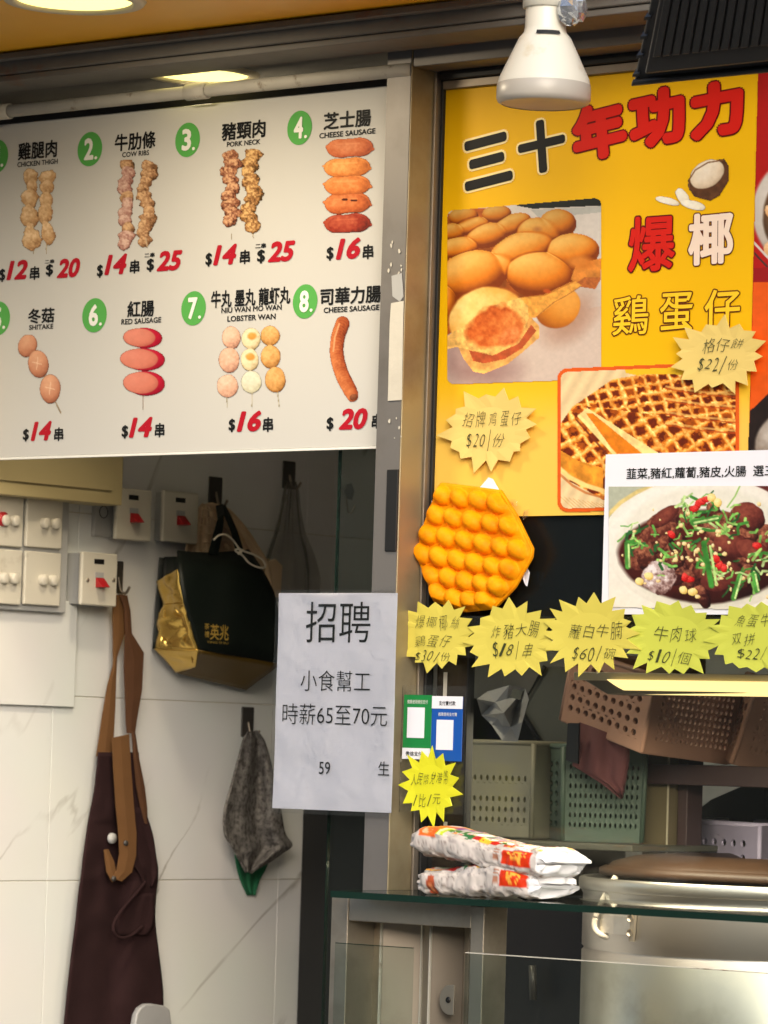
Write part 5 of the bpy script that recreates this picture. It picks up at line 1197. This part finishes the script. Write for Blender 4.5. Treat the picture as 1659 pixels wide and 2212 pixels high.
# ================================================================== side wall fittings
def wbox(name, x0p, y0p, x1p, y1p, X0, X1, m, parent, bev=.002, yd=0.):
    """box on the side wall whose face (at depth X1) spans the given photo rectangle (near edge x0p, far edge x1p)"""
    ym = (y0p + y1p) / 2; a = pX(x0p, ym, X1).y; b = pX(x1p, ym, X1).y; xm = (x0p + x1p) / 2
    zt_ = pX(xm, y0p, X1).z; zb_ = pX(xm, y1p, X1).z
    return box(name, X0, X1, a, b, zb_, zt_, m, parent, bev)
cabn = thing('distribution_box', (XW, .2, pX(120, 1070, XW + .05).z), 'beige distribution box above the sockets on the tiled wall', 'electrical box')
wbox('box_body', -260, 700, 271, 1068, XW + .0005, XW + .055, 'cabinet', cabn, .002)
wbox('box_door', -260, 700, 250, 1036, XW + .0555, XW + .058, 'cabinet', cabn, .001)
# socket unit
su = thing('socket_unit', (XW, .3, pX(60, 1320, XW).z), 'white unit of four socket plates with round plugs', 'socket unit')
wbox('back_box', -80, 1060, 147, 1318, XW + .0005, XW + .018, 'plastic_g', su, .002)
def plug(parent, px, py, X, r=.0085, m='plastic'):
    c = pX(px, py, X); return lathe('plug_stub', c, [(r, -.001), (r, .008), (r * .8, .0095), (.0005, .0095)], m, parent, 16, axis='X')
for k, (x0_, y0_, x1_, y1_) in enumerate([(-30, 1062, 51, 1180), (58, 1070, 136, 1184), (-32, 1186, 48, 1305), (54, 1192, 132, 1308)]):
    pl_ = wbox('socket_plate', x0_, y0_, x1_, y1_, XW + .0185, XW + .026, 'plastic', su, .0025)
    cx, cy = (x0_ + x1_) / 2, (y0_ + y1_) / 2
    plug(pl_, cx - 3, cy + 3, XW + .0262); plug(pl_, cx + 19, cy + 4, XW + .0262)
    if k == 0:
        c = pX(5, 1121, XW + .0268); lathe('red_plug', c, [(.011, -.002), (.011, .004), (.0005, .0045)], 'rocker', pl_, 20, axis='X')
def switch(x0_, y0_, x1_, y1_, thick, label, back=None):
    t = thing('switch', (XW, pX(x0_, y0_, XW).y, pX(x0_, y1_, XW).z), label, 'switch', 'switches with red rockers on the tiled wall')
    wbox('back_box', x0_ + 3, y0_ + 2, x1_ - 3, y1_ - 2, XW + .0005, XW + thick - .009, 'plastic_g', t, .002)
    f_ = wbox('face_plate', x0_, y0_, x1_, y1_, XW + thick - .0085, XW + thick, 'plastic', t, .003)
    cx = (x0_ + x1_) / 2; h_ = y1_ - y0_; X_ = XW + thick
    wbox('indicator', cx - 11, y0_ + h_ * .12, cx + 10, y0_ + h_ * .215, X_ - .001, X_ + .0006, 'dark', t, .0003)
    wbox('rocker_well', cx - 9, y0_ + h_ * .37, cx + 9, y0_ + h_ * .48, X_ - .001, X_ + .001, 'plastic_g', t, .0003)
    a = pX(cx - 9, y0_ + h_ * .46, X_).y; b = pX(cx + 8, y0_ + h_ * .46, X_).y; z1_ = pX(cx, y0_ + h_ * .47, X_).z; z0_ = pX(cx, y0_ + h_ * .66, X_).z
    hexa('rocker', [(X_, a, z0_), (X_, b, z0_), (X_ + .016, b, z0_ + .001), (X_ + .016, a, z0_ + .001)], [(X_, a, z1_), (X_, b, z1_), (X_ + .002, b, z1_), (X_ + .002, a, z1_)], 'rocker', t, .001)
    return t, f_
t, f_ = switch(252, 1056, 328, 1168, .030, 'white switch with a red rocker beside the grey blanking plate')
t, f_ = switch(353, 1062, 429, 1173, .032, 'white switch with a red rocker nearest the dark green bag')
t, f_ = switch(177, 1194, 254, 1309, .046, 'white switch with two visible screws above the brown apron')
for px in (189, 245): lathe('screw', pX(px, 1253, XW + .0464), [(.0035, -.001), (.0035, .0008), (.0005, .001)], 'steel', f_, 12, axis='X')
bp = thing('blanking_plate', (XW, pX(207, 1160, XW).y, pX(207, 1160, XW).z), 'small grey blanking plate with a round knock-out', 'blanking plate')
wbox('plate', 207, 1076, 247, 1159, XW + .0005, XW + .010, 'plastic_g', bp, .001)
c = pX(224, 1106, XW + .0102); tube('knockout_ring', [c + Vector((0, .0095 * math.cos(a), .0095 * math.sin(a))) for a in np.linspace(0, 2 * math.pi, 20)[:-1]], .0007, 'dark', bp, 6, closed=True)

# hooks
def hook(x0_, y0_, x1_, y1_, label, m='hook'):
    t = thing('wall_hook', (XW, pX(x0_, y0_, XW).y, pX(x0_, y1_, XW).z), label, 'wall hook', 'adhesive hooks on the tiled wall')
    wbox('hook_plate', x0_, y0_, x1_, y1_, XW + .0005, XW + .004, m, t, .002)
    cx = (x0_ + x1_) / 2; a = pX(cx, y0_ + (y1_ - y0_) * .5, XW + .004); b = pX(cx, y1_ - 6, XW + .004)
    tube('hook_arm', spline([a, b + Vector((.006, 0, 0)), b + Vector((.016, .001, -.004)), b + Vector((.024, .001, .006))], 5), .0022, 'steel_dull', t, 8); return t
hook(452, 1030, 481, 1095, 'grey adhesive hook holding the dark green bag')
hook(612, 996, 639, 1056, 'dark adhesive hook holding the clear plastic bag')
hook(243, 1212, 267, 1282, 'dark adhesive hook holding the brown apron straps')
hook(523, 1527, 549, 1592, 'black adhesive hook holding the grey towel')
ch = thing('clear_hook', pX(750, 1110, XW), 'clear plastic hook with a wire loop, empty, near the post', 'wall hook')
mk('hook_drop', [pX(x, y, XW + .004) for x, y in ((745, 1048), (757, 1044), (763, 1062), (758, 1080), (746, 1078), (741, 1062))], [(0, 1, 2, 3, 4, 5)], 'greyfilm', ch, solid=.003)
tube('hook_wire', spline([pX(747, 1070, XW + .006), pX(750, 1090, XW + .006), pX(752, 1106, XW + .010), pX(760, 1107, XW + .016), pX(767, 1092, XW + .02)], 5), .0014, 'steel', ch, 8)

# ---- draped cloth builder: rows of (y, x left, x right, slope) on the wall
def drape(name, rows_, X0, m, parent, nc=26, folds=((3, .006, 0.),), solid=.002, thick=0., sub=3, ease=.0, seed=1):
    rr = [Vector((r[1], r[2], r[0])) for r in rows_]; rs = spline(rr, sub); V = []; n_ = len(rs)
    for ri, r in enumerate(rs):
        for c_ in range(nc):
            k = c_ / (nc - 1); x = r.x * (1 - k) + r.y * k
            off = sum(a * math.sin(f * math.pi * 2 * k + p_ + ri / n_ * 2.2) for f, a, p_ in folds) * min(1, .25 + ri / n_ * 2)
            off += (vnoise(np.array(k * 5.), np.array(ri * .35), seed) - .5) * .006
            V.append(pX(x, r.z, X0 + off))
    Fc = [(a * nc + b, a * nc + b + 1, (a + 1) * nc + b + 1, (a + 1) * nc + b) for a in range(n_ - 1) for b in range(nc - 1)]
    return mk(name, V, Fc, m, parent, smooth=True, solid=solid)
def strip(name, pts, X, m, parent, solid=.002, dx=None):
    """pts: (xl, yl, xr, yr) edge pairs; strap following them"""
    V = []; n_ = len(pts)
    for k, (a, b, c_, d) in enumerate(pts):
        XX = X + (dx[k] if dx else 0)
        V += [pX(a, b, XX), pX((a + c_) / 2, (b + d) / 2, XX + .0015), pX(c_, d, XX)]
    Fc = [(k * 3 + j, k * 3 + j + 1, (k + 1) * 3 + j + 1, (k + 1) * 3 + j) for k in range(n_ - 1) for j in range(2)]
    return mk(name, V, Fc, m, parent, solid=solid, off=0)
# apron
ap = thing('apron', pX(250, 1282, XW + .02), 'dark maroon apron with brown leather straps hanging on the wall', 'apron')
drape('apron_cloth', [(1625, 214, 300), (1700, 206, 305), (1760, 195, 316), (1790, 190, 326), (1850, 182, 336), (1890, 178, 342), (1930, 172, 338), (1990, 166, 336), (2060, 157, 344), (2130, 149, 352), (2180, 144, 354), (2260, 136, 360)], XW + .025, 'apron', ap, 40, ((1.1, .006, .5), (2.6, .002, 1.)), .003, sub=5)
strip('strap', [(243, 1286, 264, 1284), (243, 1316, 268, 1312), (244, 1380, 268, 1370), (244, 1436, 252, 1420), (232, 1480, 250, 1470), (222, 1540, 248, 1535), (208, 1634, 243, 1624)], XW + .020, 'leather2', ap)
strip('strap', [(258, 1284, 274, 1286), (268, 1316, 281, 1320), (270, 1370, 284, 1368), (268, 1440, 310, 1410), (270, 1500, 306, 1490), (272, 1560, 294, 1560), (274, 1584, 291, 1584)], XW + .026, 'leather', ap)
strip('strap', [(284, 1580, 291, 1580), (288, 1640, 300, 1640), (294, 1700, 312, 1700), (302, 1740, 317, 1744), (312, 1778, 318, 1780)], XW + .030, 'leather', ap)
fs_ = strip('strap', [(242, 1594, 278, 1586), (245, 1660, 282, 1655), (250, 1740, 288, 1738), (256, 1800, 294, 1800), (258, 1846, 293, 1848), (252, 1880, 284, 1884), (241, 1896, 262, 1904)], XW + .040, 'leather2', ap)
lp2 = strip('strap_loop', [(224, 1836, 233, 1834), (227, 1862, 246, 1862), (230, 1884, 250, 1884), (242, 1906, 254, 1900)], XW + .038, 'leather2', ap)
for x, y in ((272, 1821), (246, 1898)): lathe('stud', pX(x, y, XW + .0435), [(.0045, -.001), (.004, .0015), (.0005, .002)], 'hook', fs_, 14, axis='X')
lathe('snap_button', pX(243, 1811, XW + .036), [(.0085, -.003), (.008, .002), (.0005, .003)], 'plastic_g', ap, 20, axis='X')
tube('pocket_hem', spline([pX(314, 1905, XW + .034), pX(290, 1935, XW + .040), pX(268, 1960, XW + .044), pX(247, 1992, XW + .046), pX(246, 2014, XW + .048), pX(262, 2026, XW + .048), pX(285, 2020, XW + .044), pX(308, 2000, XW + .036)]), .0028, 'apron', ap, 8)
drape('pocket_cloth', [(1930, 292, 332), (1965, 266, 334), (2000, 250, 332), (2020, 258, 318)], XW + .034, 'apron', ap, 12, ((1, .003, 0),), .001, sub=3)
drape('bib_fold', [(1745, 256, 312), (1800, 262, 330), (1850, 272, 338), (1885, 300, 342), (1915, 310, 330)], XW + .031, 'apron', ap, 14, ((1, .005, 0),), .002, sub=3)
# towel with green cloth
gc = thing('green_cloth', pX(545, 1880, XW + .01), 'green cloth peeping out below the grey towel', 'cloth')
drape('cloth_sheet', [(1600, 530, 560), (1700, 520, 575), (1830, 508, 584), (1870, 512, 578), (1900, 520, 562), (1934, 536, 552)], XW + .006, 'gcloth', gc, 14, ((2, .003, 0),), .002)
tw = thing('towel', pX(536, 1590, XW + .02), 'grey towel hanging from the black hook behind the notice', 'towel')
drape('towel_cloth', [(1580, 536, 558), (1600, 526, 572), (1640, 516, 584), (1700, 500, 598), (1755, 486, 608), (1800, 487, 617), (1826, 502, 632), (1844, 511, 610), (1862, 521, 585), (1884, 533, 546)], XW + .032, 'towel', tw, 36, ((1.0, .012, 0.4), (2.2, .006, 2.)), .003, sub=5)
# dark green bag with gold side and base
tb = thing('tote_bag', pX(476, 1100, XW + .05), 'dark green tote bag with shiny gold side and olive base', 'bag')
XF = XW + .115
def surf(name, rows4, m, parent, nu=14, nv=14, crinkle=.0, seed=1):
    """rows4: four corners (px,py,X) tl, tr, br, bl with optional mid points handled bilinearly"""
    tl__, tr__, br__, bl__ = rows4; V = []
    for a in range(nv + 1):
        for b in range(nu + 1):
            u_, v_ = b / nu, a / nv
            p_ = [(tl__[k] * (1 - u_) + tr__[k] * u_) * (1 - v_) + (bl__[k] * (1 - u_) + br__[k] * u_) * v_ for k in range(3)]
            w_ = pX(p_[0], p_[1], p_[2]); e_ = min(1, 4 * min(u_, 1 - u_, v_, 1 - v_) + .15)
            w_ += Vector((crinkle * (float(vnoise(np.array(u_ * 4.3), np.array(v_ * 2.1), seed)) - .5) * 2 * e_, crinkle * .6 * (float(vnoise(np.array(u_ * 6.), np.array(v_ * 7.), seed + 3)) - .5) * e_, 0)); V.append(w_)
    n1__ = nu + 1; Fc = [(a * n1__ + b, a * n1__ + b + 1, (a + 1) * n1__ + b + 1, (a + 1) * n1__ + b) for a in range(nv) for b in range(nu)]
    return mk(name, V, Fc, m, parent, smooth=True, solid=.0015)
V = []; prof_l = [(382, 1190), (384, 1228), (390, 1262), (396, 1303), (408, 1340), (420, 1377), (430, 1403)]; prof_r = [(536, 1188), (560, 1222), (574, 1246), (590, 1278), (600, 1320), (604, 1380), (606, 1433)]
nc = 20
for k, (l_, r_) in enumerate(zip(prof_l, prof_r)):
    for c_ in range(nc):
        u_ = c_ / (nc - 1); bulge = .012 * math.sin(math.pi * u_) * math.sin(math.pi * min(1, k / 6 + .15)) + .0035 * math.sin(u_ * 9 + k * .8)
        V.append(pX(l_[0] * (1 - u_) + r_[0] * u_, l_[1] * (1 - u_) + r_[1] * u_ + (6 * math.sin(math.pi * u_) if k == 0 else 0), XF - (.035 if k == 0 else .012 if k == 1 else 0) + bulge))
Fc = [(a * nc + b, a * nc + b + 1, (a + 1) * nc + b + 1, (a + 1) * nc + b) for a in range(6) for b in range(nc - 1)]
mk('bag_front', V, Fc, 'bag', tb, smooth=True, solid=.002)
surf('gold_side', [(336, 1256, XW + .03), (383, 1229, XF - .015), (396, 1303, XF), (352, 1306, XW + .05)], 'gold', tb, 12, 14, .010, 4)
surf('gold_side', [(352, 1306, XW + .05), (396, 1303, XF), (430, 1403, XF), (334, 1400, XW + .03)], 'gold', tb, 20, 20, .024, 8)
surf('gold_side', [(334, 1400, XW + .03), (430, 1403, XF), (424, 1440, XF - .03), (382, 1452, XW + .03)], 'gold', tb, 14, 10, .010, 12)
surf('bag_base', [(430, 1404, XF - .002), (606, 1434, XF - .002), (532, 1489, XW + .02), (384, 1453, XW + .02)], 'olive', tb, 12, 8, .003, 2)
surf('bag_back', [(345, 1204, XW + .02), (560, 1222, XW + .02), (606, 1440, XW + .015), (330, 1402, XW + .015)], 'bag', tb, 10, 10, .004, 6)
surf('bag_flap', [(356, 1203, XW + .05), (384, 1203, XF - .03), (384, 1232, XF - .02), (354, 1246, XW + .05)], 'bag', tb, 4, 4, .0, 6)
strip('bag_strap', [(466, 1094, 482, 1090), (470, 1120, 484, 1112), (462, 1150, 480, 1150), (450, 1196, 470, 1198)], XF - .05, 'bag', tb, .003, dx=[-.03, 0, .015, .03])
strip('bag_strap', [(478, 1096, 486, 1092), (488, 1120, 498, 1116), (500, 1150, 512, 1148), (510, 1190, 524, 1186)], XF - .06, 'bag', tb, .003, dx=[-.02, 0, .01, .01])
SBg = ('X', XF + .0150)
text('gold_lettering', '英兆', 474, 1366, 40, 34, SBg, 'goldink', tb, .012)
text('gold_lettering', '茶', 447, 1353, 10, 13, SBg, 'goldink', tb, .01); text('gold_lettering', '禮', 447, 1370, 10, 13, SBg, 'goldink', tb, .01)
text('gold_lettering', 'YING SHIU', 470, 1388, 46, 5, SBg, 'goldink', tb, .0)
# beige ruffled cloth and cord behind the bag
bc = thing('beige_cloth', pX(500, 1110, XW + .01), 'beige ruffled cloth hanging behind the dark green bag', 'cloth')
drape('cloth_sheet', [(1088, 438, 458), (1100, 426, 492), (1130, 415, 522), (1170, 405, 552), (1220, 402, 582), (1270, 420, 590)], XW + .022, 'cloth', bc, 40, ((7, .004, 0.), (3, .003, 1.)), .002, sub=5)
for k in range(7):
    tube('ruffle_seam', spline([pX(430 + k * 2, 1096 + k * 19, XW + .028), pX(462 + 4 * k, 1106 + k * 16, XW + .031), pX(488 + 9 * k, 1128 + k * 14, XW + .028)], 5), .0012, 'cloth', bc, 6)
wc = thing('cord_loop', pX(520, 1190, XW + .1), 'thin white cord looped over the dark green bag', 'cord')
tube('cord', spline([pX(x, y, XF + .012 - .0002 * 0) for x, y in ((462, 1166), (474, 1156), (490, 1156), (504, 1168), (516, 1184), (530, 1192), (548, 1198), (566, 1208), (573, 1220), (570, 1226), (556, 1225), (538, 1216), (524, 1200), (508, 1190))], 5), .0016, 'wire', wc, 8)
tube('cord', spline([pX(x, y, XF + .013) for x, y in ((508, 1188), (516, 1186), (522, 1194), (514, 1196), (524, 1188))], 4), .0017, 'wire', wc, 8)
# clear plastic bag
pb = thing('clear_bag', pX(625, 1040, XW + .02), 'thin clear plastic bag hanging below the second hook', 'plastic bag')
drape('bag_film', [(1040, 618, 640), (1060, 612, 646), (1100, 604, 650), (1150, 592, 660), (1200, 575, 680), (1250, 566, 692), (1300, 570, 690)], XW + .02, 'bagclear', pb, 30, ((4, .004, 0.), (1.5, .008, 1.)), 0, sub=4)
mk('brown_content', [pX(x, y, XW + .015) for x, y in ((572, 1214), (590, 1208), (604, 1222), (600, 1290), (580, 1290))], [(0, 1, 2, 3, 4)], 'cloth', pb, solid=.006)
# translucent grey lid at the bottom
gl = thing('storage_tub', pX(320, 2200, XW + .08), 'translucent grey plastic tub at the bottom before the apron', 'tub')
ol = [(272, 2260), (284, 2190), (292, 2176), (304, 2168), (318, 2167), (346, 2172), (356, 2180), (366, 2260)]
extrude_poly('tub_shell', [pX(x, y, XW + .075) for x, y in ol], (1, 0, 0), .012, 'greyfilm', gl, bev=.003)
# tall black cabinet beyond the tiled wall
xk0 = pX(657, 1900, XW).y
bf = thing('black_cabinet', (XW, xk0, 0), 'tall black cabinet in the corner behind the hiring notice', 'cabinet')
X_ = pY(716, 1900, xk0).x
box('cabinet_body', XW + .002, XW + .30, xk0, xk0 + .5, .03, pY(690, 1500, xk0).z, 'dark', bf, bev=.003)
box('cabinet_door', XW + .004, XW + .298, xk0 - .014, xk0 - .001, .06, pY(690, 1510, xk0).z, 'rubber', bf, bev=.003)
